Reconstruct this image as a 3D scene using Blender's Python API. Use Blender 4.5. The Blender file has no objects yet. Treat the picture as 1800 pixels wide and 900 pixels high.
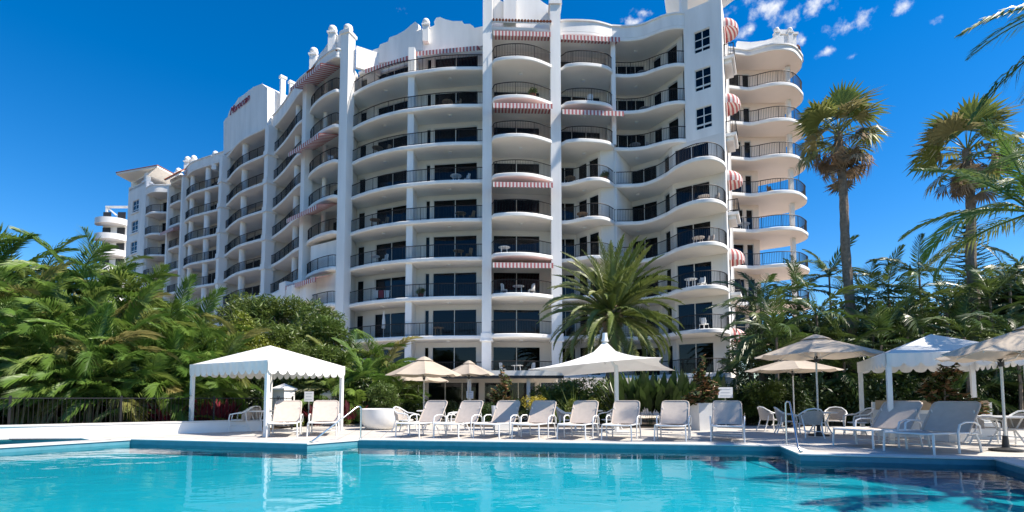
import bpy, bmesh, math, random
from mathutils import Vector, Matrix, noise as mnoise
random.seed(11)
R = math.radians
SC = bpy.context.scene
COL = SC.collection

# ------------------------------------------------------------------ camera, sky, sun, exposure
F = 900.0; TILT = R(3.5); EYE = 1.2
PP = 700 - F*math.tan(TILT)
cam = bpy.data.cameras.new('camera'); camo = bpy.data.objects.new('camera', cam); COL.objects.link(camo)
cam.sensor_width = 36; cam.lens = 18.0; cam.shift_y = (PP-450)/1800; cam.clip_start = .05; cam.clip_end = 3000
camo.location = (0, 0, EYE); camo.rotation_euler = (R(90)+TILT, 0, 0)
SC.camera = camo
SUN_EL = R(51); SUN_AZ = R(-14)           # azimuth measured from +X towards +Y
w = bpy.data.worlds.new('World'); SC.world = w; w.use_nodes = True
nt = w.node_tree; nt.nodes.clear(); N = nt.nodes.new; Lk = nt.links.new
out = N('ShaderNodeOutputWorld'); bg = N('ShaderNodeBackground'); sky = N('ShaderNodeTexSky')
sky.sky_type = 'NISHITA'; sky.sun_disc = False; sky.sun_elevation = SUN_EL; sky.sun_rotation = R(90)-SUN_AZ
sky.air_density = 1.0; sky.dust_density = 0.15; sky.ozone_density = 3.0; sky.altitude = 300
hs = N('ShaderNodeHueSaturation'); hs.inputs['Saturation'].default_value = 1.44; hs.inputs['Value'].default_value = .80; hs.inputs['Hue'].default_value = 0.504
Lk(sky.outputs[0], hs.inputs['Color'])
bg.inputs['Strength'].default_value = 0.108
def cray(x, y):
    u = (x-900)/F; v = (PP-y)/F
    return Vector((u, math.cos(TILT)-v*math.sin(TILT), math.sin(TILT)+v*math.cos(TILT)))
CLOUDS = [(1128, 22, 14, 1), (1120, 38, 14, 1), (1362, 12, 34, 1), (1385, 24, 22, 1), (1440, 8, 24, 1), (1462, 12, 18, .9), (1490, 45, 22, 1), (1518, 33, 26, 1), (1592, 10, 20, 1),
          (1412, 70, 12, 1), (1450, 92, 12, .9), (1497, 100, 9, .8), (1640, 38, 12, .8), (1320, 52, 18, .9), (1300, 5, 28, .9), (700, 20, 20, .62), (1900, 60, 40, 1), (2050, 160, 50, 1), (2000, -150, 60, 1), (1700, -220, 60, 1), (1200, -160, 50, 1)]
tc = N('ShaderNodeTexCoord')
nz = N('ShaderNodeTexNoise'); nz.inputs['Scale'].default_value = 34; nz.inputs['Detail'].default_value = 9; nz.inputs['Roughness'].default_value = .62
Lk(tc.outputs['Generated'], nz.inputs['Vector'])
acc = None
for cx, cy, r, a in CLOUDS:
    d = cray(cx, cy); s = r/F/d.length; d = d.normalized()
    sub = N('ShaderNodeVectorMath'); sub.operation = 'SUBTRACT'; Lk(tc.outputs['Generated'], sub.inputs[0]); sub.inputs[1].default_value = d
    sc = N('ShaderNodeVectorMath'); sc.operation = 'MULTIPLY'; Lk(sub.outputs[0], sc.inputs[0]); sc.inputs[1].default_value = (.62, .62, 1.25)
    ln = N('ShaderNodeVectorMath'); ln.operation = 'LENGTH'; Lk(sc.outputs[0], ln.inputs[0])
    mr = N('ShaderNodeMapRange'); Lk(ln.outputs['Value'], mr.inputs['Value'])
    mr.inputs['From Min'].default_value = 0; mr.inputs['From Max'].default_value = s*1.5; mr.inputs['To Min'].default_value = a; mr.inputs['To Max'].default_value = 0
    if acc is None: acc = mr.outputs[0]
    else:
        mx = N('ShaderNodeMath'); mx.operation = 'MAXIMUM'; Lk(acc, mx.inputs[0]); Lk(mr.outputs[0], mx.inputs[1]); acc = mx.outputs[0]
m1 = N('ShaderNodeMath'); m1.operation = 'MULTIPLY_ADD'; Lk(nz.outputs['Fac'], m1.inputs[0]); m1.inputs[1].default_value = 2.6; m1.inputs[2].default_value = -1.75
m2 = N('ShaderNodeMath'); m2.operation = 'ADD'; Lk(acc, m2.inputs[0]); Lk(m1.outputs[0], m2.inputs[1])
m3 = N('ShaderNodeMapRange'); m3.interpolation_type = 'SMOOTHSTEP'; Lk(m2.outputs[0], m3.inputs['Value']); m3.inputs['From Min'].default_value = .05; m3.inputs['From Max'].default_value = .95
m4 = N('ShaderNodeMath'); m4.operation = 'GREATER_THAN'; Lk(acc, m4.inputs[0]); m4.inputs[1].default_value = .02
m5 = N('ShaderNodeMath'); m5.operation = 'MULTIPLY'; Lk(m3.outputs[0], m5.inputs[0]); Lk(m4.outputs[0], m5.inputs[1])
cm = N('ShaderNodeMix'); cm.data_type = 'RGBA'; Lk(m5.outputs[0], cm.inputs['Factor']); Lk(hs.outputs[0], cm.inputs['A']); cm.inputs['B'].default_value = (4.4, 4.5, 4.7, 1)
Lk(cm.outputs['Result'], bg.inputs['Color']); Lk(bg.outputs[0], out.inputs[0])
sl = bpy.data.lights.new('sun', 'SUN'); so = bpy.data.objects.new('sun', sl); COL.objects.link(so)
sl.energy = 4.0; sl.angle = R(.53); sl.color = (1, .915, .79)
sd = Vector((math.cos(SUN_EL)*math.cos(SUN_AZ), math.cos(SUN_EL)*math.sin(SUN_AZ), math.sin(SUN_EL)))
so.rotation_euler = sd.to_track_quat('Z', 'Y').to_euler(); so.location = sd*80
vs = SC.view_settings; vs.view_transform = 'Standard'; vs.look = 'None'; vs.exposure = 1.12; vs.gamma = 1; vs.use_curve_mapping = False
SC.cycles.max_bounces = 8; SC.cycles.transparent_max_bounces = 24; SC.cycles.caustics_reflective = False; SC.cycles.caustics_refractive = False

def at(x, y, Y):          # world point seen at photo pixel (x, y) at distance Y
    d = cray(x, y); return Vector((0, 0, EYE)) + d*(Y/d.y)
def gz(x, y, z=0):        # world point at height z
    d = cray(x, y); return Vector((0, 0, EYE)) + d*((z-EYE)/d.z)

# ------------------------------------------------------------------ materials
MATS = {}
def mat(name, col, rough=.6, var=.0, scale=2.0, bump=0., bscale=40, metal=0, spec=.4, rnd=None, trans=0., streak=0.):
    m = bpy.data.materials.new(name); m.use_nodes = True; t = m.node_tree; P = t.nodes['Principled BSDF']; MATS[name] = m
    P.inputs['Roughness'].default_value = rough; P.inputs['Metallic'].default_value = metal; P.inputs['Specular IOR Level'].default_value = spec
    c = (*col, 1)
    co = t.nodes.new('ShaderNodeTexCoord')
    last = None
    if rnd:                 # list of colours picked by the object's random number
        oi = t.nodes.new('ShaderNodeObjectInfo'); cr = t.nodes.new('ShaderNodeValToRGB'); el = cr.color_ramp.elements
        while len(el) < len(rnd): el.new(.5)
        for i, q in enumerate(rnd): el[i].position = i/(len(rnd)-1); el[i].color = (*q, 1)
        t.links.new(oi.outputs['Random'], cr.inputs[0]); last = cr.outputs[0]
    if var or streak:
        n = t.nodes.new('ShaderNodeTexNoise'); n.inputs['Scale'].default_value = scale; n.inputs['Detail'].default_value = 6
        if streak:
            mp = t.nodes.new('ShaderNodeMapping'); mp.inputs['Scale'].default_value = (1, 1, .18); t.links.new(co.outputs['Object'], mp.inputs[0]); t.links.new(mp.outputs[0], n.inputs['Vector'])
        else: t.links.new(co.outputs['Object'], n.inputs['Vector'])
        k = var or streak
        mr = t.nodes.new('ShaderNodeMapRange'); mr.inputs['From Min'].default_value = .3; mr.inputs['From Max'].default_value = .7; mr.inputs['To Min'].default_value = 1-k; mr.inputs['To Max'].default_value = 1+k*.5
        t.links.new(n.outputs['Fac'], mr.inputs['Value'])
        mu = t.nodes.new('ShaderNodeMix'); mu.data_type = 'RGBA'; mu.blend_type = 'MULTIPLY'; mu.inputs['Factor'].default_value = 1
        if last: t.links.new(last, mu.inputs['A'])
        else: mu.inputs['A'].default_value = c
        t.links.new(mr.outputs[0], mu.inputs['B']); last = mu.outputs['Result']
    if last: t.links.new(last, P.inputs['Base Color'])
    else: P.inputs['Base Color'].default_value = c
    if bump:
        n2 = t.nodes.new('ShaderNodeTexNoise'); n2.inputs['Scale'].default_value = bscale; n2.inputs['Detail'].default_value = 4; t.links.new(co.outputs['Object'], n2.inputs['Vector'])
        b = t.nodes.new('ShaderNodeBump'); b.inputs['Strength'].default_value = bump; b.inputs['Distance'].default_value = .02; t.links.new(n2.outputs['Fac'], b.inputs['Height']); t.links.new(b.outputs[0], P.inputs['Normal'])
    if trans:
        tr = t.nodes.new('ShaderNodeBsdfTranslucent'); ms = t.nodes.new('ShaderNodeMixShader'); ms.inputs[0].default_value = trans
        if last: t.links.new(last, tr.inputs[0])
        else: tr.inputs[0].default_value = c
        o = t.nodes['Material Output']; t.links.new(P.outputs[0], ms.inputs[1]); t.links.new(tr.outputs[0], ms.inputs[2]); t.links.new(ms.outputs[0], o.inputs[0])
    return m
PAINT = mat('white_render', (.84, .82, .79), .75, streak=.11, scale=1.1, bump=.12, bscale=30)
SOFFIT = mat('soffit_render', (.84, .79, .72), .8, var=.05, scale=.6)
CREAM = mat('cream_recess', (.74, .71, .67), .8, var=.05, scale=.5)
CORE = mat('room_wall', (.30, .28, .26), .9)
RAIL = mat('dark_metal', (.014, .013, .014), .55, spec=.3)
FRAME = mat('window_frame', (.70, .70, .68), .45)
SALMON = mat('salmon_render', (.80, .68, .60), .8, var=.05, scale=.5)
CURT = mat('curtain', (.55, .53, .48), .9, var=.2, scale=6)
TILE = mat('terracotta', (.30, .10, .055), .8, var=.35, scale=4, bump=.2)
WFAB = mat('white_canvas', (.80, .785, .755), .8, var=.06, scale=2, trans=.12, bump=.35, bscale=5)
BFAB = mat('beige_canvas', (.52, .43, .34), .85, var=.08, scale=3, trans=.15, rnd=[(.50, .41, .33), (.56, .47, .37), (.47, .40, .33)])
SLING = mat('taupe_sling', (.54, .465, .41), .8, var=.08, scale=8, bump=.25, bscale=220, trans=.06)
WMET = mat('white_metal', (.78, .78, .77), .35, spec=.5, var=.04, scale=5)
WICK = mat('woven_strap', (.46, .41, .37), .8, var=.25, scale=60, bump=.5, bscale=120)
STEEL = mat('stainless_steel', (.62, .63, .64), .18, metal=1)
CONC = mat('white_planter', (.74, .73, .71), .7, var=.06, scale=3, bump=.15, bscale=60)
POLE = mat('umbrella_pole', (.62, .60, .57), .4, metal=.3)
DARKP = mat('dark_plastic', (.03, .03, .032), .5)
TIMB = mat('pale_timber', (.42, .30, .19), .6, var=.25, scale=3)
SOIL = mat('soil', (.055, .04, .028), .95, var=.4, scale=3, bump=.6, bscale=8)
TRUNK = mat('palm_trunk', (.21, .165, .125), .9, var=.4, scale=7, bump=.8, bscale=14)
CANE = mat('cane_stem', (.20, .20, .10), .7, var=.4, scale=9, bump=.3)
FROND = mat('palm_frond', (.08, .14, .02), .42, rnd=[(.085, .175, .03), (.13, .23, .04), (.19, .285, .055), (.095, .19, .034), (.24, .30, .07), (.07, .14, .028), (.15, .25, .04), (.36, .31, .12)], var=.25, scale=1.5, trans=.42, spec=.5)
FRONDD = mat('dark_palm_frond', (.03, .06, .015), .38, rnd=[(.06, .11, .024), (.085, .14, .03), (.05, .09, .022), (.14, .19, .045), (.07, .12, .026)], var=.25, scale=1.5, trans=.25, spec=.5)
FRONDP = mat('date_palm_frond', (.07, .10, .03), .42, rnd=[(.13, .18, .04), (.19, .23, .06), (.12, .165, .04), (.25, .265, .08)], var=.2, scale=2, trans=.25, spec=.5)
FAN = mat('fan_leaf', (.06, .10, .025), .45, rnd=[(.13, .19, .05), (.19, .24, .06), (.30, .30, .10), (.15, .21, .05), (.38, .31, .16)], var=.25, scale=2, trans=.25)
DEAD = mat('dead_fan_leaf', (.30, .20, .12), .9, rnd=[(.26, .17, .10), (.40, .29, .19), (.19, .12, .075), (.34, .23, .14)], var=.3, scale=3, trans=.2)
def leafmat(n, cols, trans=.25, rough=.4): return mat(n, cols[0], rough, rnd=cols, var=.45, scale=1.7, trans=trans, spec=.5)
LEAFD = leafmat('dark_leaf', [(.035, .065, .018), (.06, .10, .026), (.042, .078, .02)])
LEAFM = leafmat('mid_leaf', [(.10, .16, .032), (.15, .205, .045), (.12, .18, .036)], .35)
LEAFL = leafmat('lime_leaf', [(.20, .25, .03), (.26, .29, .04), (.17, .23, .03)], .3)
LEAFY = leafmat('yellow_leaf', [(.50, .42, .04), (.58, .46, .05)], .3)
LEAFR = leafmat('red_leaf', [(.34, .04, .07), (.20, .025, .05), (.42, .08, .10)], .35)
MAGN = leafmat('magnolia_leaf', [(.07, .10, .03), (.09, .115, .035)], .1, .25)
RUST = leafmat('magnolia_underside', [(.23, .105, .04), (.28, .14, .055)], .1, .7)
PETAL = mat('petal', (.75, .73, .66), .7)
SIGNW = mat('sign_board', (.78, .79, .80), .5)
INK = mat('sign_ink', (.25, .27, .30), .6)
SIGNR = mat('sign_letter_red', (.30, .035, .05), .5)

def glassmat():
    m = bpy.data.materials.new('window_glass'); m.use_nodes = True; t = m.node_tree; t.nodes.clear(); n = t.nodes.new
    o = n('ShaderNodeOutputMaterial'); g = n('ShaderNodeBsdfGlossy'); g.inputs['Roughness'].default_value = .02; g.inputs['Color'].default_value = (.85, .92, 1, 1)
    tr = n('ShaderNodeBsdfTransparent'); tr.inputs[0].default_value = (.20, .24, .28, 1)
    fr = n('ShaderNodeFresnel'); fr.inputs['IOR'].default_value = 1.38
    nb = n('ShaderNodeTexNoise'); nb.inputs['Scale'].default_value = .8; bp = n('ShaderNodeBump'); bp.inputs['Strength'].default_value = .05
    t.links.new(nb.outputs['Fac'], bp.inputs['Height']); t.links.new(bp.outputs[0], g.inputs['Normal'])
    ms = n('ShaderNodeMixShader'); t.links.new(fr.outputs[0], ms.inputs[0]); t.links.new(tr.outputs[0], ms.inputs[1]); t.links.new(g.outputs[0], ms.inputs[2]); t.links.new(ms.outputs[0], o.inputs[0])
    return m
GLASS = glassmat()
def watermat():
    m = bpy.data.materials.new('pool_water'); m.use_nodes = True; t = m.node_tree; t.nodes.clear(); n = t.nodes.new
    o = n('ShaderNodeOutputMaterial'); g = n('ShaderNodeBsdfGlossy'); g.inputs['Roughness'].default_value = .015
    tr = n('ShaderNodeBsdfTransparent'); tr.inputs[0].default_value = (.50, .92, .96, 1)
    co = n('ShaderNodeTexCoord'); mp = n('ShaderNodeMapping'); mp.inputs['Scale'].default_value = (.55, 1.0, 1); t.links.new(co.outputs['Object'], mp.inputs[0])
    n1 = n('ShaderNodeTexNoise'); n1.inputs['Scale'].default_value = 1.3; n1.inputs['Detail'].default_value = 3; n1.inputs['Distortion'].default_value = .6; t.links.new(mp.outputs[0], n1.inputs['Vector'])
    n2 = n('ShaderNodeTexNoise'); n2.inputs['Scale'].default_value = 7; n2.inputs['Detail'].default_value = 2; t.links.new(mp.outputs[0], n2.inputs['Vector'])
    ad = n('ShaderNodeMath'); ad.operation = 'MULTIPLY_ADD'; ad.inputs[1].default_value = .10; t.links.new(n2.outputs['Fac'], ad.inputs[0]); t.links.new(n1.outputs['Fac'], ad.inputs[2])
    bp = n('ShaderNodeBump'); bp.inputs['Strength'].default_value = .6; bp.inputs['Distance'].default_value = .024; t.links.new(ad.outputs[0], bp.inputs['Height'])
    fr = n('ShaderNodeFresnel'); fr.inputs['IOR'].default_value = 1.16
    t.links.new(bp.outputs[0], g.inputs['Normal']); t.links.new(bp.outputs[0], fr.inputs['Normal'])
    ms = n('ShaderNodeMixShader'); t.links.new(fr.outputs[0], ms.inputs[0]); t.links.new(tr.outputs[0], ms.inputs[1]); t.links.new(g.outputs[0], ms.inputs[2]); t.links.new(ms.outputs[0], o.inputs[0])
    return m
WATER = watermat()
POOLF = mat('pool_paint', (.012, .36, .45), .6, var=.06, scale=.4)
POOLW = mat('waterline_tile', (.09, .26, .32), .35, var=.12, scale=5)
DECK = mat('pale_deck', (.53, .50, .465), .8, var=.07, scale=1.2, bump=.2, bscale=30)
t_ = DECK.node_tree; br = t_.nodes.new('ShaderNodeTexBrick'); tcn = t_.nodes.new('ShaderNodeTexCoord'); mpn = t_.nodes.new('ShaderNodeMapping'); mpn.inputs['Rotation'].default_value = (0, 0, R(-10)); t_.links.new(tcn.outputs['Object'], mpn.inputs[0]); t_.links.new(mpn.outputs[0], br.inputs['Vector'])
br.offset = 0; br.inputs['Scale'].default_value = 1; br.inputs['Brick Width'].default_value = .6; br.inputs['Row Height'].default_value = .6; br.inputs['Mortar Size'].default_value = .012; br.inputs['Color1'].default_value = (1, 1, 1, 1); br.inputs['Color2'].default_value = (.93, .92, .91, 1); br.inputs['Mortar'].default_value = (.62, .60, .57, 1)
P_ = t_.nodes['Principled BSDF']; src = P_.inputs['Base Color'].links[0].from_socket; mm = t_.nodes.new('ShaderNodeMix'); mm.data_type = 'RGBA'; mm.blend_type = 'MULTIPLY'; mm.inputs['Factor'].default_value = 1; t_.links.new(src, mm.inputs['A']); t_.links.new(br.outputs['Color'], mm.inputs['B']); t_.links.new(mm.outputs['Result'], P_.inputs['Base Color'])
COPE = mat('coping', (.66, .64, .61), .7, var=.05, scale=3, bump=.2, bscale=40)
def stripemat():
    m = mat('striped_canvas', (.8, .8, .8), .8); t = m.node_tree; P = t.nodes['Principled BSDF']
    co = t.nodes.new('ShaderNodeUVMap'); sx = t.nodes.new('ShaderNodeSeparateXYZ'); t.links.new(co.outputs[0], sx.inputs[0])
    fr = t.nodes.new('ShaderNodeMath'); fr.operation = 'FRACT'; t.links.new(sx.outputs[0], fr.inputs[0])
    gt = t.nodes.new('ShaderNodeMath'); gt.operation = 'GREATER_THAN'; gt.inputs[1].default_value = .5; t.links.new(fr.outputs[0], gt.inputs[0])
    mx = t.nodes.new('ShaderNodeMix'); mx.data_type = 'RGBA'; mx.inputs['A'].default_value = (.74, .70, .67, 1); mx.inputs['B'].default_value = (.50, .145, .145, 1)
    t.links.new(gt.outputs[0], mx.inputs['Factor']); t.links.new(mx.outputs['Result'], P.inputs['Base Color'])
    tr = t.nodes.new('ShaderNodeBsdfTranslucent'); ms = t.nodes.new('ShaderNodeMixShader'); ms.inputs[0].default_value = .15
    t.links.new(mx.outputs['Result'], tr.inputs[0]); o = t.nodes['Material Output']; t.links.new(P.outputs[0], ms.inputs[1]); t.links.new(tr.outputs[0], ms.inputs[2]); t.links.new(ms.outputs[0], o.inputs[0])
    return m
STRIPE = stripemat()

# ------------------------------------------------------------------ mesh helpers
class MB:
    def __init__(s): s.v = []; s.f = []; s.uv = {}
    def add(s, vs, fs):
        b = len(s.v); s.v += [tuple(q) for q in vs]; s.f += [tuple(b+i for i in q) for q in fs]; return b
    def box(s, c, d, rz=0, ry=0, rx=0):
        M = Matrix.Rotation(rz, 3, 'Z') @ Matrix.Rotation(ry, 3, 'Y') @ Matrix.Rotation(rx, 3, 'X'); c = Vector(c); x, y, z = d[0]/2, d[1]/2, d[2]/2
        s.add([c+M@Vector((i*x, j*y, k*z)) for k in (-1, 1) for j in (-1, 1) for i in (-1, 1)],
              [(0, 2, 3, 1), (4, 5, 7, 6), (0, 1, 5, 4), (2, 6, 7, 3), (0, 4, 6, 2), (1, 3, 7, 5)])
        return s
    def prism(s, poly, z0, z1):
        n = len(poly)
        a = sum(poly[i][0]*poly[(i+1) % n][1]-poly[(i+1) % n][0]*poly[i][1] for i in range(n))
        if a < 0: poly = poly[::-1]
        s.add([(p[0], p[1], z0) for p in poly]+[(p[0], p[1], z1) for p in poly],
              [tuple(range(n-1, -1, -1)), tuple(range(n, 2*n))]+[(i, (i+1) % n, n+(i+1) % n, n+i) for i in range(n)]); return s
    def wallseg(s, a, b, th, z0, z1, side=0):   # side 0 centred, 1 thick to the left of a->b
        a = Vector((a[0], a[1])); b = Vector((b[0], b[1])); d = (b-a).normalized(); n = Vector((-d.y, d.x))
        o0 = n*(-th/2 if side == 0 else 0); o1 = n*(th/2 if side == 0 else th)
        return s.prism([a+o0, b+o0, b+o1, a+o1], z0, z1)
    def tube(s, pts, r, n=6, closed=False, cap=True):
        pts = [Vector(p) for p in pts]; m = len(pts); rs = r if isinstance(r, (list, tuple)) else [r]*m
        b = len(s.v); up = None
        for i, p in enumerate(pts):
            if closed: d = pts[(i+1) % m]-pts[i-1]
            else: d = pts[min(i+1, m-1)]-pts[max(i-1, 0)]
            d = d.normalized() if d.length > 1e-9 else Vector((0, 0, 1))
            if up is None: up = d.orthogonal().normalized()
            up = (up-d*up.dot(d)); up = up.normalized() if up.length > 1e-6 else d.orthogonal().normalized()
            q = d.cross(up)
            for k in range(n):
                a = 2*math.pi*k/n; s.v.append(tuple(p+(up*math.cos(a)+q*math.sin(a))*rs[i]))
        for i in range(m if closed else m-1):
            j = (i+1) % m
            for k in range(n): s.f.append((b+i*n+k, b+i*n+(k+1) % n, b+j*n+(k+1) % n, b+j*n+k))
        if cap and not closed: s.f.append(tuple(b+k for k in range(n-1, -1, -1))); s.f.append(tuple(b+(m-1)*n+k for k in range(n)))
        return s
    def lathe(s, prof, c=(0, 0, 0), n=20):
        b = len(s.v); m = len(prof)
        for r, z in prof:
            for k in range(n): a = 2*math.pi*k/n; s.v.append((c[0]+r*math.cos(a), c[1]+r*math.sin(a), c[2]+z))
        for i in range(m-1):
            for k in range(n): s.f.append((b+i*n+k, b+i*n+(k+1) % n, b+(i+1)*n+(k+1) % n, b+(i+1)*n+k))
        s.f.append(tuple(b+k for k in range(n-1, -1, -1))); s.f.append(tuple(b+(m-1)*n+k for k in range(n))); return s
    def mesh(s, name, m, smooth=None):
        me = bpy.data.meshes.new(name); me.from_pydata(s.v, [], s.f)
        if s.uv:
            l = me.uv_layers.new(name='UVMap')
            for p in me.polygons:
                for li in p.loop_indices: l.data[li].uv = s.uv.get(me.loops[li].vertex_index, (0, 0))
        for q in (m if isinstance(m, (list, tuple)) else [m]): me.materials.append(q)
        if smooth is not None:
            me.polygons.foreach_set('use_smooth', [True]*len(me.polygons)); me.set_sharp_from_angle(angle=R(smooth))
        me.update(); return me
    def build(s, name, m, parent=None, smooth=None, world=True):
        return link(name, s.mesh(name, m, smooth), parent, world)
def link(name, me, parent=None, world=True, loc=None, rot=None):
    o = bpy.data.objects.new(name, me); COL.objects.link(o)
    if parent is not None:
        o.parent = parent
        if world: o.location = -parent.location
    if loc is not None: o.location = loc
    if rot is not None: o.rotation_euler = rot
    return o
def tag(o, label=None, cat=None, group=None, kind=None):
    if label: o['label'] = label
    if cat: o['category'] = cat
    if group: o['group'] = group
    if kind: o['kind'] = kind
    return o
def thing(name, label, cat, loc=(0, 0, 0), rz=0, group=None):
    o = bpy.data.objects.new(name, None); COL.objects.link(o); o.location = loc; o.rotation_euler = (0, 0, rz); o.empty_display_size = .2
    return tag(o, label, cat, group)
def copy_tree(o, parent=None):
    c = o.copy(); COL.objects.link(c); c.parent = parent
    for ch in o.children: copy_tree(ch, c)
    return c
def spline(pts, sub=5):     # Catmull-Rom through plan points
    P = [Vector((p[0], p[1])) for p in pts]; o = []
    for i in range(len(P)-1):
        p0, p1, p2, p3 = P[max(i-1, 0)], P[i], P[i+1], P[min(i+2, len(P)-1)]
        for k in range(sub):
            t = k/sub; o.append(.5*((2*p1)+(p2-p0)*t+(2*p0-5*p1+4*p2-p3)*t*t+(3*p1-p0-3*p2+p3)*t**3))
    return o+[P[-1]]
def offset(c, d):           # shift an open plan curve to its left by d
    o = []
    for i, p in enumerate(c):
        t = (c[min(i+1, len(c)-1)]-c[max(i-1, 0)]); t = t.normalized() if t.length > 1e-9 else Vector((1, 0)); o.append(p+Vector((-t.y, t.x))*d)
    return o
def resample(c, step):
    o = [c[0]]; acc_ = 0
    for a, b in zip(c, c[1:]):
        L = (b-a).length; pos = step-acc_
        while pos <= L: o.append(a+(b-a)*(pos/L)); pos += step
        acc_ = L-(pos-step)
    return o
def zl(k): return 6.0+3.05*(k-2)

# ------------------------------------------------------------------ ground, deck, pool
g = MB(); g.add([(-900, -300, -1.9), (900, -300, -1.9), (900, 1500, -1.9), (-900, 1500, -1.9)], [(0, 1, 2, 3)])
tag(g.build('ground', SOIL), kind='structure')
POOL = [(-15, -7), (-14.2, 9), (-12.5, 12.1), (-10.9, 14.75), (-5.3, 13.35), (-4.35, 14.6), (6.64, 12.75), (6.06, 10.85), (9.4, 10.05), (8.65, 8.6), (8.1, 3), (8.1, -7)]
SPA = [(-11.75, 14.45), (-13.25, 12.35), (-17.5, 13.0), (-16.5, 15.0), (-12.7, 15.2)]
def holed(outer, holes, z, name, m):
    bm = bmesh.new()
    for lp in [outer]+holes:
        vs_ = [bm.verts.new((p[0], p[1], z)) for p in lp]
        for i in range(len(vs_)): bm.edges.new((vs_[i], vs_[(i+1) % len(vs_)]))
    bmesh.ops.triangle_fill(bm, use_beauty=True, use_dissolve=False, edges=bm.edges[:], normal=(0, 0, 1))
    for f in bm.faces:
        if f.normal.z < 0: f.normal_flip()
    me = bpy.data.meshes.new(name); bm.to_mesh(me); bm.free(); me.materials.append(m); return link(name, me)
DECKP = [(-30, -10), (22, -10), (22, 21.0), (9.5, 22.5), (6.0, 20.6), (-2, 21.6), (-3, 29.5), (-8.5, 29.5), (-8.8, 22), (-9.2, 19.5), (-16, 14.6), (-30, 6)]
tag(holed(DECKP, [POOL, SPA], 0, 'pool_deck', DECK), kind='structure')
tag(holed([(-70, -60), (70, -60), (70, 90), (-70, 90)], [POOL, SPA], -.06, 'garden_soil', SOIL), kind='structure')
for nm, P_, lb in (('pool', POOL, ''), ('spa', SPA, '')):
    z0 = -.37
    b = MB(); n = len(P_)
    b.add([(p[0], p[1], z0) for p in P_], [tuple(range(n-1, -1, -1))]); tag(b.build(nm+'_floor', POOLF), kind='structure')
    b = MB(); b.add([(p[0], p[1], z0) for p in P_]+[(p[0], p[1], -.34) for p in P_], [(i, (i+1) % n, n+(i+1) % n, n+i) for i in range(n)]); tag(b.build(nm+'_wall', POOLF), kind='structure')
    b = MB(); b.add([(p[0], p[1], -.34) for p in P_]+[(p[0], p[1], -.004) for p in P_], [(i, (i+1) % n, n+(i+1) % n, n+i) for i in range(n)]); tag(b.build(nm+'_waterline', POOLW), kind='structure')
    b = MB(); b.add([(p[0], p[1], -.11) for p in P_], [tuple(range(n-1, -1, -1))]); tag(b.build(nm+'_water', WATER), kind='structure')
    b = MB()
    cl = [Vector(p) for p in P_]; sg = sum(cl[i].x*cl[(i+1) % n].y-cl[(i+1) % n].x*cl[i].y for i in range(n))
    inn = []; outr = []
    for i in range(n):
        e0 = (cl[i]-cl[i-1]).normalized(); e1 = (cl[(i+1) % n]-cl[i]).normalized()
        m_ = (Vector((e0.y, -e0.x))+Vector((e1.y, -e1.x))); m_ = m_/max(.3, m_.dot(Vector((e0.y, -e0.x)))) * (1 if sg > 0 else -1)
        inn.append(cl[i]-m_*.03); outr.append(cl[i]+m_*.36)
    for i in range(n):
        j = (i+1) % n; b.prism([inn[i], inn[j], outr[j], outr[i]], .004, .034)
    tag(b.build(nm+'_coping', COPE), kind='structure')

b = MB(); b.add([(x, y, -.02) for x, y in ((-75, 68), (-30, 40), (-20, 31), (-9, 29.4), (4, 29.4), (9, 32), (30, 34), (34, 60), (-60, 100))], [tuple(range(9))]); tag(b.build('added_bounce_ground', mat('bounce_ground_paving', (.68, .61, .52), .85, var=.1, scale=.6)), kind='structure')  # pale ground added behind the planting to bounce warm light onto the soffits
# ------------------------------------------------------------------ hotel building
HB = thing('apartment_building', 'long white apartment hotel with wavy curved balconies and red striped awnings', 'building', (0, 40, 0))
def part(mb, name, m, parent=None, smooth=None): return mb.build(name, m, parent or HB, smooth)
def slab_mesh(front, core, th=.30, m=PAINT, under=None):
    c = front; n = len(c); b = MB()
    rings = [(offset(c, .05), -th), (c, -th+.05), (c, -.05), (offset(c, .05), 0.)]
    for rg, z in rings: b.v += [(p.x, p.y, z) for p in rg]
    for k in range(3):
        for i in range(n-1): b.f.append((k*n+i, k*n+i+1, (k+1)*n+i+1, (k+1)*n+i))
    q = len(b.v); b.v += [(p[0], p[1], -th) for p in core]+[(p[0], p[1], 0.) for p in core]; k = len(core)
    b.f.append(tuple(range(n-1, -1, -1))+tuple(range(q+k-1, q-1, -1)))
    b.f.append(tuple(range(3*n, 4*n))+tuple(range(q+k, q+2*k)))
    me = b.mesh('balcony_slab', [m, under or SOFFIT], 40)
    me.polygons[len(me.polygons)-2].material_index = 1
    for p in me.polygons[-2:]: p.use_smooth = False
    return me
def railing_mesh(front, inset=.10, h=1.0, trim=.0):
    c = offset(front, inset); b = MB()
    b.tube([(p.x, p.y, h) for p in c], .034, 5); b.tube([(p.x, p.y, .10) for p in c], .016, 4)
    for i, p in enumerate(resample(c, .125)):
        if i % 12 == 0: b.box((p.x, p.y, h/2), (.045, .045, h))
        else: b.box((p.x, p.y, h/2+.03), (.019, .019, h-.1))
    return b.mesh('railing', RAIL)
WC = {}
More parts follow.
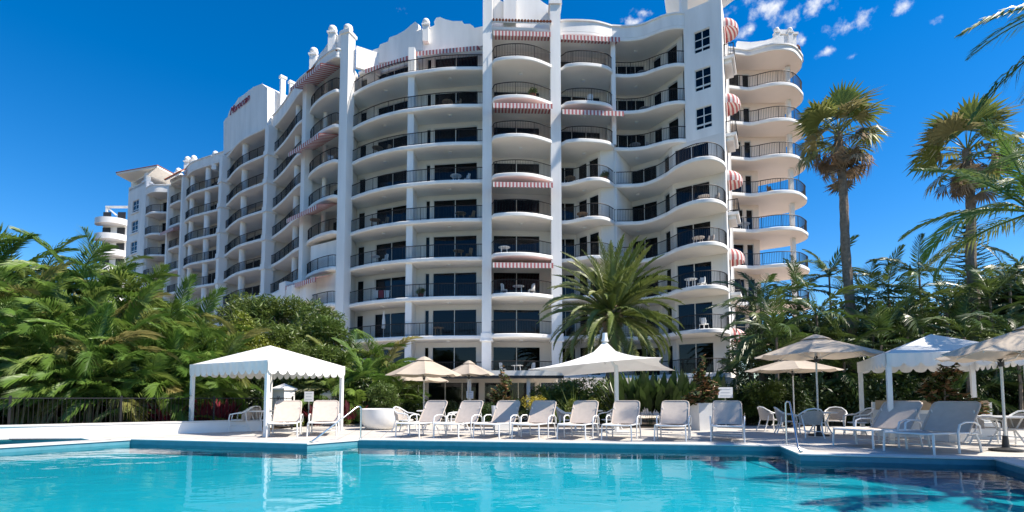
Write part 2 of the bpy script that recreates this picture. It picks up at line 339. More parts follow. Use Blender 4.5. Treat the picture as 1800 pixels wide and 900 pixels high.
def window_meshes(w, h, n, style='slide'):
    k = (round(w, 2), round(h, 2), n, style)
    if k in WC: return WC[k]
    b = MB(); t = .055; d = .09
    def bar(x0, x1, z0, z1, dd=d): b.box(((x0+x1)/2, .12, (z0+z1)/2), (x1-x0, dd, z1-z0))
    bar(0, t, 0, h); bar(w-t, w, 0, h); bar(t, w-t, h-t, h); bar(t, w-t, 0, t)
    cells = []
    if style == 'grid':
        zs = [(t, .30), (.42, .42+(h-.42-t)/2-.025), (.42+(h-.42-t)/2+.025, h-t)]
        bar(t, w-t, .30, .42); bar(t, w-t, zs[1][1], zs[2][0]); bar(w/2-.03, w/2+.03, t, .30); bar(w/2-.03, w/2+.03, .42, zs[1][1]); bar(w/2-.03, w/2+.03, zs[2][0], h-t)
        for z0, z1 in zs: cells += [(t, w/2-.03, z0, z1), (w/2+.03, w-t, z0, z1)]
    else:
        iw = (w-t)/n
        for i in range(1, n): bar(i*iw, i*iw+t, t, h-t)
        for i in range(n): cells.append((t+i*iw, i*iw+iw, t, h-t))
    fm = b.mesh('window', FRAME); pm = []
    for x0, x1, z0, z1 in cells:
        q = MB(); q.box(((x0+x1)/2, .13, (z0+z1)/2), (x1-x0, .012, z1-z0)); pm.append(q.mesh('pane', GLASS))
    WC[k] = (fm, pm); return WC[k]
CC = {}
def curtain_mesh(w, h):
    k = (round(w, 1), round(h, 1))
    if k not in CC:
        b = MB(); n = int(w/.07)+2
        for i in range(n+1): x = w*i/n; y = .30+.03*math.sin(i*2.1); b.v += [(x, y, .03), (x, y, h)]
        b.f = [(2*i, 2*i+2, 2*i+3, 2*i+1) for i in range(n)]; CC[k] = b.mesh('curtain', CURT)
    return CC[k]
wr = random.Random(5)
def place_window(p0, ang, z, w, h, n, style='slide', parent=None, curtains=.45):
    fm, pm = window_meshes(w, h, n, style); pr = parent or HB
    o = link('window', fm, pr, loc=(p0[0]-pr.location.x, p0[1]-pr.location.y, z), rot=(0, 0, ang))
    for q in pm: link('pane', q, o, world=False)
    if style == 'slide' and wr.random() < curtains:
        cw = w*wr.choice((.25, .4, .5, .9)); link('curtain', curtain_mesh(cw, h-.1), o, world=False, loc=(wr.choice((.05, w-cw-.05)), 0, 0))
    return o
def wall_run(b, p0, p1, z, H, ops, th=.2, panes=2, hh=2.4, parent=None, curtains=.45):
    a = Vector(p0); c = Vector(p1); d = (c-a); L = d.length; d = d.normalized(); ang = math.atan2(d.y, d.x); t = 0
    for op in sorted(ops):
        t0, t1 = op[0], op[1]; n = op[2] if len(op) > 2 else panes
        if t0 > t: b.wallseg(a+d*t, a+d*t0, th, z, z+H, 1)
        b.wallseg(a+d*t0, a+d*t1, th, z+hh, z+H, 1)
        place_window(a+d*t0, ang, z+.01, t1-t0, hh-.01, n, parent=parent, curtains=curtains); t = t1
    if t < L: b.wallseg(a+d*t, c, th, z, z+H, 1)
HS = 2.75
def bay(front, core, runs, ks, rail=True, name='recess_wall', m=CREAM, sub=5, under=None):
    c = spline(front, sub); sm = slab_mesh(c, core, under=under); rm = railing_mesh(c) if rail else None
    wb = MB()
    for k in ks:
        z = zl(k); link('balcony_slab', sm, HB, loc=(-HB.location.x, -HB.location.y, z))
        if rail: link('railing', rm, HB, loc=(-HB.location.x, -HB.location.y, z))
        for p0, p1, ops in runs: wall_run(wb, p0, p1, z, HS, ops)
    part(wb, name, m)
    cb = MB()
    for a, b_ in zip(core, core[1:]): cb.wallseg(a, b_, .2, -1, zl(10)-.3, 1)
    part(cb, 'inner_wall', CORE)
    return c, sm
# front edges of each bay's balcony slabs, left wing to right wing (plan metres)
FB = [(-13.9, 42.55), (-13.37, 42.15), (-12.4, 41.42), (-10.7, 40.42), (-9.08, 39.75), (-8.1, 39.5), (-6.8, 39.22), (-5.5, 38.97), (-4.04, 38.87), (-2.0, 38.87)]
FC = [(-1.98, 39.2), (-1.6, 38.45), (-1.34, 37.92), (-.44, 37.65), (.7, 37.6), (1.75, 37.84), (2.8, 38.42), (3.2, 38.75), (3.5, 39.3)]
FDU = [(3.52, 39.4), (4.0, 38.85), (4.3, 38.55), (5.32, 38.37), (6.67, 38.5), (7.63, 38.85), (8.1, 39.4)]
FDL = [(3.52, 39.5), (4.45, 39.35), (5.25, 38.85), (5.95, 38.45), (6.8, 38.45), (7.5, 38.85), (8.1, 39.6)]
FEU = [(8.12, 39.75), (9.37, 39.82), (10.5, 39.6), (11.29, 39.1), (12.05, 38.64), (12.8, 38.42), (13.5, 38.44)]
FEL = [(8.12, 39.75), (9.9, 39.6), (10.6, 39.25), (11.2, 38.5), (11.65, 37.5), (12.0, 36.4), (12.5, 35.65), (13.1, 35.12), (14.05, 34.98), (14.95, 35.5), (15.6, 36.35), (15.78, 36.95)]
CB, CC_, CD, CE = [(-2, 44.5), (-13.5, 47.5)], [(3.5, 44.8), (-2, 44.5)], [(8.12, 45.3), (3.5, 44.8)], [(17.5, 44.0), (8.12, 45.3)]
KS = range(1, 10)
bay(FB, CB, [((-13.75, 44.4), (-8.1, 41.9), [(.15, .9, 1), (2.1, 5.45)]), ((-8.1, 41.6), (-2.0, 40.8), [(.95, 1.35, 1), (1.6, 5.3)])], KS)
bay(FC, CC_, [((-2, 41.0), (3.5, 41.25), [(.45, 4.3)])], KS)
bay(FDU, CD, [((3.5, 41.6), (8.12, 42.0), [(.3, 4.0, 3)])], (7, 8, 9))
bay(FDL, CD, [((3.5, 41.9), (5.35, 41.9), [(.1, 1.75)]), ((5.35, 41.9), (7.05, 39.8), [(.2, 1.2, 1), (1.4, 2.45, 1)]), ((7.05, 39.8), (8.1, 39.72), [])], range(1, 7))
bay(FEU, [(15.6, 44.3), (8.12, 45.3)], [((8.1, 42.3), (11.6, 42.3), [(.15, 3.3, 4)]), ((11.6, 42.3), (13.55, 39.1), [(.6, 1.5, 1), (2.1, 3.2, 1)])], (7, 8, 9))
bay(FEL, CE, [((10.1, 42.85), (12.15, 41.2), [(.1, 2.4)]), ((12.15, 41.2), (12.58, 39.1), [(.7, 1.6, 1)]), ((12.58, 39.08), (15.74, 36.93), [(.15, 2.75)])], range(1, 7))
# left wing
FA = [(-18.5, 45.3), (-18.1, 44.55), (-17.3, 43.6), (-16.4, 42.75), (-15.5, 42.1), (-14.83, 41.8), (-14.3, 42.2)]
FW = [(-25.7, 53.25), (-24.9, 52.5), (-23.9, 51.4), (-22.7, 50.0), (-21.7, 48.75), (-20.3, 47.05), (-18.9, 45.8), (-18.55, 45.4)]
FV = [(-34.5, 60.05), (-33.5, 59.1), (-32.4, 57.85), (-30.8, 56.25), (-29.5, 55.25), (-28.2, 54.4), (-26.5, 53.4), (-25.8, 53.35)]
FU = [(-42.9, 65.75), (-42.4, 65.1), (-40.8, 63.7), (-39.1, 62.75), (-37.8, 62.1), (-36.4, 61.4), (-35.2, 60.8), (-34.6, 60.15)]
FT = [(-46.6, 68.4), (-46.15, 67.6), (-45.0, 66.8), (-44.0, 66.15), (-43.3, 66.2), (-42.95, 65.85)]
FS = [(-52.1, 71.3), (-51, 70.55), (-50, 70.25), (-48.5, 70.35), (-47.1, 70.1), (-46.65, 68.6)]
bay(FA, [(-13.6, 47.6), (-15.4, 49.2)], [((-17.2, 47.1), (-14.2, 44.6), [(.6, 3.2)])], range(3, 10))
bay(FW, [(-15.45, 49.25), (-22.4, 57.1)], [((-24.3, 55.0), (-17.2, 47.1), [(.8, 4.2), (5.8, 9.4)])], range(4, 10))
bay(FV, [(-22.45, 57.15), (-31.2, 64)], [((-33.1, 61.9), (-24.3, 55.0), [(.8, 4.6), (6, 10)])], range(4, 10))
bay(FU, [(-31.25, 64.05), (-39.5, 69.5)], [((-41.4, 67.4), (-33.1, 61.9), [(.8, 4.2), (5.4, 9)])], range(5, 10))
bay(FT, [(-39.55, 69.55), (-43.5, 72)], [((-45.3, 69.8), (-41.4, 67.4), [(.8, 3.4)])], range(5, 10))
bay(FS, [(-43.55, 72.05), (-51, 75)], [((-52.0, 73.4), (-45.6, 71.6), [(1.0, 5.4)])], range(6, 10))
# right wing, wrapping round its free end
FR = [(17.7, 41.2), (19.04, 41.43), (20.1, 41.55), (20.85, 41.2), (21.7, 40.88), (22.7, 40.85), (23.6, 41.15), (24.5, 41.9), (25.1, 42.6), (25.45, 43.7), (25.0, 45.2), (23.5, 46.3)]
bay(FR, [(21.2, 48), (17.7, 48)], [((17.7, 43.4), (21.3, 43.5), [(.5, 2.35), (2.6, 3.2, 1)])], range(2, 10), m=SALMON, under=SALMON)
b = MB()
b.wallseg((21.3, 43.5), (21.3, 48), .2, zl(2), zl(7)-.3); b.wallseg((21.3, 43.5), (23.9, 43.4), .2, zl(7), zl(10)-.3, 1); b.wallseg((23.85, 43.5), (23.0, 46.0), .2, zl(7), zl(10)-.3)
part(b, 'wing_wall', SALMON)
b = MB(); b.box((24.0, 43.0, 15), (.32, .32, 30)); part(b, 'column', PAINT)
# fins and party walls
def fin(a, b_, z0, z1, th=.26, nm='party_wall'):
    q = MB(); q.wallseg(a, b_, th, z0, z1); part(q, nm, PAINT)
TOP = zl(10)-.3
fin((-8.12, 39.75), (-8.1, 44.6), 0, zl(9)+2.2, .5); fin((-2.02, 39.2), (-2.0, 44.4), 0, TOP); fin((3.5, 39.5), (3.48, 44.7), 0, TOP); fin((8.12, 41.6), (8.12, 45.2), zl(7)-.3, TOP)
fin((8.18, 39.85), (10.1, 42.85), 0, zl(7)-.3); fin((-14.1, 42.6), (-13.6, 47.5), 0, TOP)
for p, q in (((-18.6, 45.6), (-15.5, 49.2)), ((-25.6, 53.5), (-22.45, 57.1)), ((-34.4, 60.3), (-31.2, 64)), ((-42.8, 66), (-39.5, 69.5)), ((-46.5, 68.7), (-43.5, 72)), ((-52, 71.6), (-51.1, 75))): fin(p, q, 0, TOP, .3)
# window panel and end face of the main wing
b = MB(); pa, pb = Vector((13.45, 38.5)), Vector((15.76, 36.93)); pd = (pb-pa).normalized(); pl = (pb-pa).length; t0, t1 = .78, 1.98
b.wallseg(pa, pa+pd*t0, .3, zl(7)-.31, zl(10)+1.15, 1); b.wallseg(pa+pd*t1, pb, .3, zl(7)-.31, zl(10)+1.15, 1)
zz = zl(7)-.31
for k in (7, 8, 9):
    z = zl(k)+.42; b.wallseg(pa+pd*t0, pa+pd*t1, .3, zz, z, 1); zz = z+1.72
    place_window(pa+pd*t0, math.atan2(pd.y, pd.x), z, t1-t0, 1.72, 2, 'grid')
b.wallseg(pa+pd*t0, pa+pd*t1, .3, zz, zl(10)+1.15, 1)
part(b, 'window_panel_wall', PAINT)
ea, eb = Vector((15.8, 36.93)), Vector((17.7, 40.6)); ed = (eb-ea).normalized(); en = Vector((ed.y, -ed.x)); eang = math.atan2(ed.y, ed.x)
b = MB(); b.wallseg(ea, ea+ed*1.5, .3, -1, zl(10)+1.15, 1); b.wallseg(ea+ed*2.9, eb, .3, -1, zl(10)+1.15, 1)
for k in range(1, 10):
    z = zl(k); b.wallseg(ea+ed*1.5, ea+ed*2.9, .3, z+2.2, z+3.05+(.0 if k < 9 else 1.15), 1); place_window(ea+ed*1.5, eang, z, 1.4, 2.2, 2, curtains=0)
b.wallseg(ea+ed*1.5, ea+ed*2.9, .3, -1, zl(1), 1); b.wallseg(eb, (17.7, 48), .3, -1, zl(10)+1.1, 0)
part(b, 'end_wall', PAINT)
jr = [ea+ed*.9, ea+ed*.9+en*.75, ea+ed*3.4+en*.75, ea+ed*3.4]
rm = railing_mesh([ea+ed*.9, ea+ed*.95+en*.75, ea+ed*3.35+en*.75, ea+ed*3.4], .05, .95)
for k in (9, 7, 5, 3):
    z = zl(k); b = MB(); b.prism(jr, z-.22, z); b.prism([ea+ed*1.1, ea+ed*1.1+en*.55, ea+ed*3.2+en*.55, ea+ed*3.2], z-.5, z-.22); part(b, 'balcony_bracket', PAINT)
    link('railing', rm, HB, loc=(0, -40, z))
def barrel_awning(z):
    b = MB(); n = 18; rr = 1.0; L = 2.15; steps = 7
    for i in range(n+1):
        u = -math.pi/2+math.pi*i/n
        for j in range(steps+1):
            a = (math.pi/2)*j/steps; ox = ed*(2.15+L/2*math.sin(u)*(.25+.75*math.sin(a))) if j else ed*(2.15+L/2*math.sin(u)*.25)
            r_ = 1.02*math.sin(a)*math.cos(u); p = ea+ox+en*(.02+r_)
            b.uv[len(b.v)] = (i/n*9, 0); b.v.append((p.x, p.y, z+.82*math.cos(a)))
        p = Vector(b.v[-1]); b.uv[len(b.v)] = (i/n*9, 0); b.v.append((p.x, p.y, p.z-.26+(.05 if i % 2 else 0)))
    m_ = steps+2
    b.f = [(i*m_+j, (i+1)*m_+j, (i+1)*m_+j+1, i*m_+j+1) for i in range(n) for j in range(m_-1)]
    part(b, 'barrel_awning', STRIPE)
for k in (9, 7, 5, 3, 1): barrel_awning(zl(k)+2.75)
# columns, finials
def column(c, s, z0, z1, rz=0, cap=None, ball=False, collars=()):
    b = MB(); b.box((c[0], c[1], (z0+z1)/2), (s, s*1.1, z1-z0), rz)
    if cap: b.box((c[0], c[1], z1+.12), (s+.22, s*1.1+.22, .24), rz); b.box((c[0], c[1], z1+.30), (s+.05, s*1.1+.05, .12), rz)
    for z in collars: b.box((c[0], c[1], z-.15), (s+.16, s*1.1+.16, .5), rz); b.box((c[0], c[1], z-.46), (s+.28, s*1.1+.28, .12), rz)
    o = part(b, 'column', PAINT)
    if ball:
        q = MB(); q.lathe([(.10, 0), (.30, .08), (.40, .34), (.33, .58), (.16, .72), (.05, .78)], (c[0], c[1], z1+.36), 14); q.build('finial', PAINT, o, 50).location = (0, 0, 0)
    return o
column((-14.08, 42.2), .82, -1, 32.2, R(-20), True, True); column((-1.92, 38.75), .72, -1, 33.4, 0, True, True, (zl(2),)); column((3.42, 39.1), .8, -1, 32.3, 0, True, False, (zl(2),))
column((8.1, 39.55), .34, zl(7), TOP)
column((-18.65, 45.35), .7, 0, TOP, R(-42))
for c in ((-25.75, 53.15), (-34.5, 59.95)): column(c, .85, 0, TOP, R(-40), collars=[zl(k) for k in range(4, 10)])
column((-42.9, 65.6), .6, 0, TOP, R(-40)); column((-46.6, 68.35), .6, 0, TOP, R(-40))
for c, r_ in (((-21.15, 49.2), .30), ((-30.4, 56.85), .34), ((-38.2, 62.9), .34), ((-41.6, 65.2), .3), ((-16.9, 45.0), .2)):
    b = MB(); b.lathe([(r_, 0), (r_, TOP)], (c[0], c[1], 0), 14); part(b, 'column', PAINT, None, 40)
# roof slabs, parapets
def roof(front, core, parapet=1.1, z=None, th=.3, under=None):
    z = z or zl(10); c = spline(front, 5); link('roof_slab', slab_mesh(c, core, th, under=under), HB, loc=(0, -40, z))
    if parapet:
        b = MB(); ci = offset(c, .28)
        n = len(c)
        for q, zz in ((c, z-.02), (c, z+parapet-.12), (offset(c, -.09), z+parapet-.12), (offset(c, -.09), z+parapet), (ci, z+parapet), (ci, z-.02)): b.v += [(p.x, p.y, zz) for p in q]
        b.f = [(r*n+i, r*n+i+1, ((r+1) % 6)*n+i+1, ((r+1) % 6)*n+i) for r in range(6) for i in range(n-1)]+[tuple(r*n for r in range(6)), tuple(r*n+n-1 for r in range(5, -1, -1))]
        part(b, 'parapet', PAINT, None, 40)
roof([(-13.75, 44.15), (-8.1, 41.7), (-8.0, 41.4), (-2.02, 40.6)], CB, 0)
roof([(-1.98, 39.2), (-1.9, 38.55), (3.4, 38.85), (3.5, 39.4)], CC_, 0)
roof([(3.52, 39.3), (4.3, 39.1), (6.5, 39.2), (8.1, 39.72)], CD, .95); roof(FEU, [(15.6, 44.3), (8.12, 45.3)], 1.0)
roof(FW, [(-15.45, 49.25), (-22.4, 57.1)], 1.15); roof(FV, [(-22.45, 57.15), (-31.2, 64)], 0); roof(FU, [(-31.25, 64.05), (-39.5, 69.5)], .95); roof(FT, [(-39.55, 69.55), (-43.5, 72)], .3); roof(FS, [(-43.55, 72.05), (-51, 75)], .8)
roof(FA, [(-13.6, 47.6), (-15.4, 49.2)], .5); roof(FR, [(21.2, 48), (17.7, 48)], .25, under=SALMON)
b = MB(); b.prism([(13.6, 38.7), (15.7, 37.3), (17.6, 40.6), (17.6, 44), (15.6, 44.2)], zl(10)-.2, zl(10)+.1); part(b, 'roof_slab', PAINT)
def plate(pix, Yf, th, name, m=PAINT, base=None):   # flat upright wall whose outline is given in photo pixels; Yf(px) gives its distance
    pts = [at(x, y, Yf(x)) for x, y in pix]; a = Vector((pts[0].x, pts[0].y)); z_ = Vector((pts[-1].x, pts[-1].y)); d = (z_-a).normalized(); nn = Vector((-d.y, d.x))
    if nn.y < 0: nn = -nn
    n = len(pts); b = MB(); b.add([p for p in pts]+[(p.x+nn.x*th, p.y+nn.y*th, p.z) for p in pts], [tuple(range(n)), tuple(range(2*n-1, n-1, -1))]+[(i, n+i, n+(i+1) % n, (i+1) % n) for i in range(n)])
    return part(b, name, m)
def lin(x0, Y0, x1, Y1): return lambda x: 1/(1/Y0+(1/Y1-1/Y0)*(x-x0)/(x1-x0))
YB1 = lin(620, 44.2, 728, 41.65); YB2 = lin(728, 41.3, 850, 40.5)
def scroll(pts): return pts
plate([(655, 112), (655, 88), (666, 84), (668, 78), (682, 73), (684, 66), (698, 61), (712, 53), (722, 44), (730, 38), (735, 42), (736, 49), (732, 55), (729, 57), (742, 50), (743, 100)], YB1, .4, 'pediment')
plate([(743, 100), (743, 49), (756, 48), (764, 44), (763, 38), (767, 31), (774, 30), (783, 34), (796, 37), (812, 37), (816, 42), (826, 42), (832, 46), (834, 49), (850, 46), (850, 80)], YB2, .4, 'pediment')
fin((-13.4, 42.3), (-11.55, 43.35), zl(10)-.9, zl(10)+1.0, .3, 'parapet')
def finial(px, py, Y, s=1.0, par=None):
    p = at(px, py, Y); b = MB(); b.box((p.x, p.y, p.z-.9*s), (.62*s, .62*s, 1.8*s)); b.box((p.x, p.y, p.z-.02), (.8*s, .8*s, .16*s))
    b.lathe([(.16*s, 0), (.33*s, .1*s), (.40*s, .34*s), (.30*s, .60*s), (.1*s, .74*s)], (p.x, p.y, p.z+.05), 14); part(b, 'finial', PAINT, None, 50)
finial(749, 46, 41.0, .8); finial(585, 60, 44.2); finial(552, 98, 47.0)
YA = lin(540, 47.4, 608, 43.2)
plate([(546, 132), (553, 112), (561, 96), (571, 84), (578, 72), (584, 64), (591, 62), (600, 60), (606, 62), (606, 92)], YA, .35, 'pediment')
plate([(853, 48), (853, 2), (858, 0), (868, -3), (878, 0), (890, 6), (905, 3), (916, -8), (930, -12), (944, -4), (955, 4), (966, 11), (972, 12), (972, 52)], lin(853, 39.4, 972, 39.7), .45, 'pediment')
b = MB(); p = at(896, 20, 39.2); b.box((p.x, p.y, p.z), (1.0, .4, 2.9)); part(b, 'pilaster', PAINT)
def tiles(p0, p1, z, out, drop=.5, n=None):     # a row of barrel tiles sloping out from p0-p1
    a = Vector(p0); c = Vector(p1); d = (c-a).normalized(); nn = Vector((d.y, -d.x)); L = (c-a).length; n = n or int(L/.24)
    b = MB(); b.add([(*a, z), (*c, z), (*(c+nn*out), z-drop), (*(a+nn*out), z-drop), (*a, z-.12), (*c, z-.12), (*(c+nn*out), z-drop-.12), (*(a+nn*out), z-drop-.12)], [(0, 3, 2, 1), (4, 5, 6, 7), (3, 7, 6, 2), (0, 4, 7, 3), (1, 2, 6, 5)])
    o = part(b, 'tile_roof', PAINT)
    q = MB(); q.tube([(0, 0, .05), (0, -math.hypot(out, drop)-.05, .05)], .10, 8); me = q.mesh('roof_tile', TILE)
    for i in range(n):
        p = a+d*(L*(i+.5)/n); t_ = link('roof_tile', me, o, world=False, loc=(p.x, p.y, z), rot=(0, 0, math.atan2(d.y, d.x))); t_.rotation_euler = (math.atan2(drop, out), 0, math.atan2(d.y, d.x))
tiles((-1.6, 39.0), (3.1, 39.2), zl(10)+.75, .75); tiles((-18.3, 45.2), (-14.5, 42.2), zl(10)+.75, .5)
tiles((-46.3, 67.6), (-42.3, 64.9), zl(10)+.55, .6)
rc = spline(FR, 5)
tiles(rc[32], rc[44], zl(10)+.5, .12, .2, 12)
p = at(1377, 76, 44.5); b = MB(); b.box((p.x, p.y, p.z-.8), (1.7, 1.2, 2.4)); b.box((p.x, p.y, p.z+.45), (1.95, 1.45, .18)); b.box((p.x, p.y, p.z+.75), (1.1, .8, .5)); part(b, 'roof_block', PAINT)
for px in (1365, 1388): finial(px, 58, 43.9, .62)
YR = lin(1296, 42.5, 1380, 42.3)
plate([(1296, 95), (1296, 72), (1320, 74), (1345, 71), (1362, 66), (1378, 62), (1378, 84)], YR, .3, 'parapet')
# belvedere over the end of the main wing
for p in ((13.7, 39.1), (15.5, 37.7), (16.9, 40.4), (14.6, 41.5)): b = MB(); b.box((p[0], p[1], zl(10)+1.9), (.5, .5, 3.6)); part(b, 'column', PAINT)
def flared_roof(base, top, z0, z1, par=None):
    n = len(base); b = MB(); b.add([(p[0], p[1], z0) for p in base]+[(p[0], p[1], z1) for p in top]+[(p[0], p[1], z1+.25) for p in top], [tuple(range(n-1, -1, -1))]+[(i, (i+1) % n, n+(i+1) % n, n+i) for i in range(n)]+[(n+i, n+(i+1) % n, 2*n+(i+1) % n, 2*n+i) for i in range(n)]+[tuple(range(2*n, 3*n))])
    return b
part(flared_roof([(13.4, 38.7), (15.7, 37.2), (17.4, 40.6), (14.4, 42)], [(11.6, 38.2), (15.7, 35.4), (19.2, 41), (13.8, 43.6)], 33.4, 35.0), 'roof', SOFFIT)
# sign block on the left wing, with red script letters
YV = lin(393, 60.0, 470, 53.0)
plate([(393, 272), (393, 214), (396, 209), (400, 205), (403, 196), (406, 190), (413, 182), (419, 172), (426, 168), (436, 160), (445, 153), (456, 149), (460, 147), (470, 154), (470, 222)], YV, 3.2, 'sign_block')
b = MB()
for i in range(3):
    p = Vector((-25.5, 53.0))+Vector((.65, .76))*(.9+1.0*i); b.box((p.x, p.y, 33.0), (.5, .3, 6.0-.2*i), R(49)); b.box((p.x, p.y, 36.0-.1*i), (.7, .5, .25), R(49))
part(b, 'buttress', PAINT)
tx = bpy.data.curves.new('sign_lettering', 'FONT'); tx.body = 'Moroccan'; tx.shear = .35; tx.size = 1.3; tx.offset = -.012; tx.extrude = .03; tx.align_x = 'CENTER'; tx.space_character = .95
to = bpy.data.objects.new('sign_lettering', tx); COL.objects.link(to); bpy.context.view_layer.update()
me = bpy.data.meshes.new_from_object(to.evaluated_get(bpy.context.evaluated_depsgraph_get())); bpy.data.objects.remove(to); me.materials.append(SIGNR)
pL, pR_ = at(405, 190, YV(405)), at(440, 164, YV(440)); ctr = (pL+pR_)/2; dd = (pR_-pL)
ang = math.atan2(dd.y, dd.x); nn = Vector((dd.y, -dd.x, 0)).normalized()
lt = link('sign_lettering', me, HB, loc=ctr+nn*.08-HB.location+Vector((0, 0, -.9))); lt.rotation_euler = (Matrix.Rotation(ang, 3, 'Z') @ Matrix.Rotation(R(90), 3, 'X')).to_euler(); lt['label'] = 'red script lettering on the stepped roof block'
for px, py, Y in ((379, 276, 62), (330, 285, 66), (341, 283, 66), (314, 305, 68)): finial(px, py, Y, .95)
# flat striped awnings with scalloped valances
def awning(a, c, z, out, drop, nstripe, vh=.42, name='awning'):
    a = Vector(a); c = Vector(c); d = (c-a).normalized(); nn = Vector((d.y, -d.x)); L = (c-a).length; b = MB(); n = nstripe*2
    for i in range(n+1):
        p = a+d*(L*i/n); q = p+nn*out
        for w_ in ((p.x, p.y, z), (q.x, q.y, z-drop), (q.x, q.y, z-drop-vh)): b.uv[len(b.v)] = (i/2+.02, 0); b.v.append(w_)
    for i in range(n):
        for j in range(2):
            k = len(b.v); q = [3*i+j, 3*i+j+1, 3*i+3+j+1, 3*i+3+j]
            for t_ in q: b.uv[len(b.v)] = (i*.5+.25, 0); b.v.append(b.v[t_])
            if j == 1: b.v[k+1] = (*b.v[k+1][:2], b.v[k+1][2]+.05)
            b.f.append((k, k+1, k+2, k+3))
    part(b, name, STRIPE)
for k in (10, 8, 6, 4): awning((-1.5, 39.6), (2.98, 39.75), zl(k)-.34, 2.35 if k < 10 else 1.3, .55 if k < 10 else .2, 17)
awning((3.8, 39.9), (8.5, 40.2), zl(10)-.32, 1.2, .25, 17); awning((3.8, 39.7), (8.6, 40.0), zl(8)-.34, 1.5, .5, 17)
for k in (10, 8, 6, 4): awning((-19.0, 46.5), (-14.9, 43.0), zl(k)-.34, 1.9, .6, 15)
awning((-12.4, 43.5), (-8.3, 41.75), zl(9)+2.55, 1.0, .35, 15); awning((-7.9, 41.35), (-2.6, 40.65), zl(9)+2.6, 1.0, .35, 19)
awning((-46.4, 69.0), (-43.0, 66.6), zl(8)-.34, 1.7, .6, 12)
# soffit lights
me = MB().lathe([(.16, 0), (.16, -.05), (.11, -.09)], (0, 0, 0), 10).mesh('soffit_light', WMET)
for k in range(2, 11):
    for x, y in ((5.8, 40.2), (10.3, 41.0), (-10.6, 41.6), (.7, 39.3), (-5, 40)):
        if k == 10 and x < 0: continue
        link('soffit_light', me, HB, world=False, loc=(x, y-40, zl(k)-.302))
# two-storey entrance pavilion at the foot of the left wing
b = MB(); q = [Vector((-24.2, 49.9)), Vector((-17.6, 43.2))]
b.wallseg(q[0], q[1], 3.0, zl(4)-2.6, zl(4)-.9, 1); part(b, 'porch_roof', PAINT)
b = MB(); b.box((-19.0, 44.7, 5.5), (1.3, 1.3, 11), R(-45)); b.box((-24.0, 50.2, 5.5), (1.0, 1.0, 11), R(-45)); b.box((-20.3, 45.8, zl(4)-1.5), (1.4, 1.0, 2.0), R(-45)); part(b, 'porch_column', PAINT)
fin((-17.6, 44.5), (-14.6, 42.6), 0, zl(5)-.6, .4, 'porch_wall')
# ground floor: restaurant glazing under a white verandah roof
b = MB(); b.add([(-9, 30.6, 2.86), (3.2, 30.6, 2.86), (3.2, 37.4, 2.93), (-9, 37.4, 2.93), (-9, 30.6, 2.56), (3.2, 30.6, 2.56), (3.2, 37.4, 2.83), (-9, 37.4, 2.83)], [(0, 1, 2, 3), (7, 6, 5, 4), (0, 4, 5, 1), (1, 5, 6, 2), (0, 3, 7, 4), (2, 6, 7, 3)]); part(b, 'verandah_roof', PAINT)
b = MB(); b.box((-2.9, 30.66, 2.47), (12.0, .08, .18)); part(b, 'fascia', DARKP)
for x in (-8.6, -6.4, -2.6, 1.0, 2.9): b = MB(); b.box((x, 31.2, 1.3), (.22, .22, 2.6)); part(b, 'verandah_post', PAINT)
wb = MB(); wall_run(wb, (-13.6, 34.6), (8.1, 34.6), 0, 2.58, [(4.9, 7.6, 2), (7.9, 11.4, 3), (11.7, 15.2, 3), (15.5, 18.0, 2)], hh=2.3, curtains=.1); part(wb, 'shopfront_wall', CREAM)
b = MB(); b.prism([(8.1, 37), (11, 36.6), (13.2, 34.4), (15.2, 34.8), (15.8, 36.9), (15.8, 38), (8.1, 42)], -1, 2.6); b.wallseg((-13.6, 36.5), (8.1, 36.5), .2, -1, 2.6); part(b, 'podium_wall', PAINT)

# ------------------------------------------------------------------ white corner tower and far tower
TW = thing('tower_building', 'white square tower with flared open roof pavilion at the left end of the hotel', 'building', (-53, 74, 0))
tp = [(-57.0, 74.4), (-52.15, 71.3), (-51.1, 75.2), (-55, 78)]
b = MB(); a = Vector(tp[0]); c = Vector(tp[1]); d = (c-a).normalized(); L = (c-a).length; o0, o1 = 1.5, 3.6
b.wallseg(a, a+d*o0, .3, 0, 32.2, 1); b.wallseg(a+d*o1, c, .3, 0, 32.2, 1); zz = 0
for k in (6, 7, 8, 9):
    z = zl(k)+.9; b.wallseg(a+d*o0, a+d*o1, .3, zz, z, 1); zz = z+1.75; place_window(a+d*o0, math.atan2(d.y, d.x), z, o1-o0, 1.75, 2, 'grid', TW)
    s = MB(); s.wallseg(a+d*(o0-.3), a+d*(o1+.3), .3, z-.22, z-.06, 0); s.build('window_sill', PAINT, TW)
b.wallseg(a+d*o0, a+d*o1, .3, zz, 32.2, 1)
for p, q in ((tp[1], tp[2]), (tp[2], tp[3]), (tp[3], tp[0])): b.wallseg(p, q, .3, 0, 32.2, 1)
b.prism(tp, 31.8, 32.1); b.build('wall', PAINT, TW)
for p in ((-56.2, 74.4), (-52.6, 72.1), (-51.7, 75.0), (-54.9, 77.2)):
    b = MB(); b.box((p[0], p[1], 32.8), (.6, .6, 1.6), R(-30)); b.box((p[0], p[1], 32.25), (1.0, 1.0, .3), R(-30)); b.build('column', PAINT, TW)
rb = [(-56.6, 74.4), (-52.3, 71.7), (-51.3, 75.2), (-55, 77.8)]; rt = [(-57.9, 73.0), (-50.2, 70.6), (-49.0, 77.5), (-55.6, 80.2)]
flared_roof(rb, rt, 33.2, 33.85).build('roof', SOFFIT, TW)
b = MB()
for i in range(4):
    p, q = rt[i], rt[(i+1) % 4]; b.tube([(p[0], p[1], 34.14), (q[0], q[1], 34.14)], .07, 6)
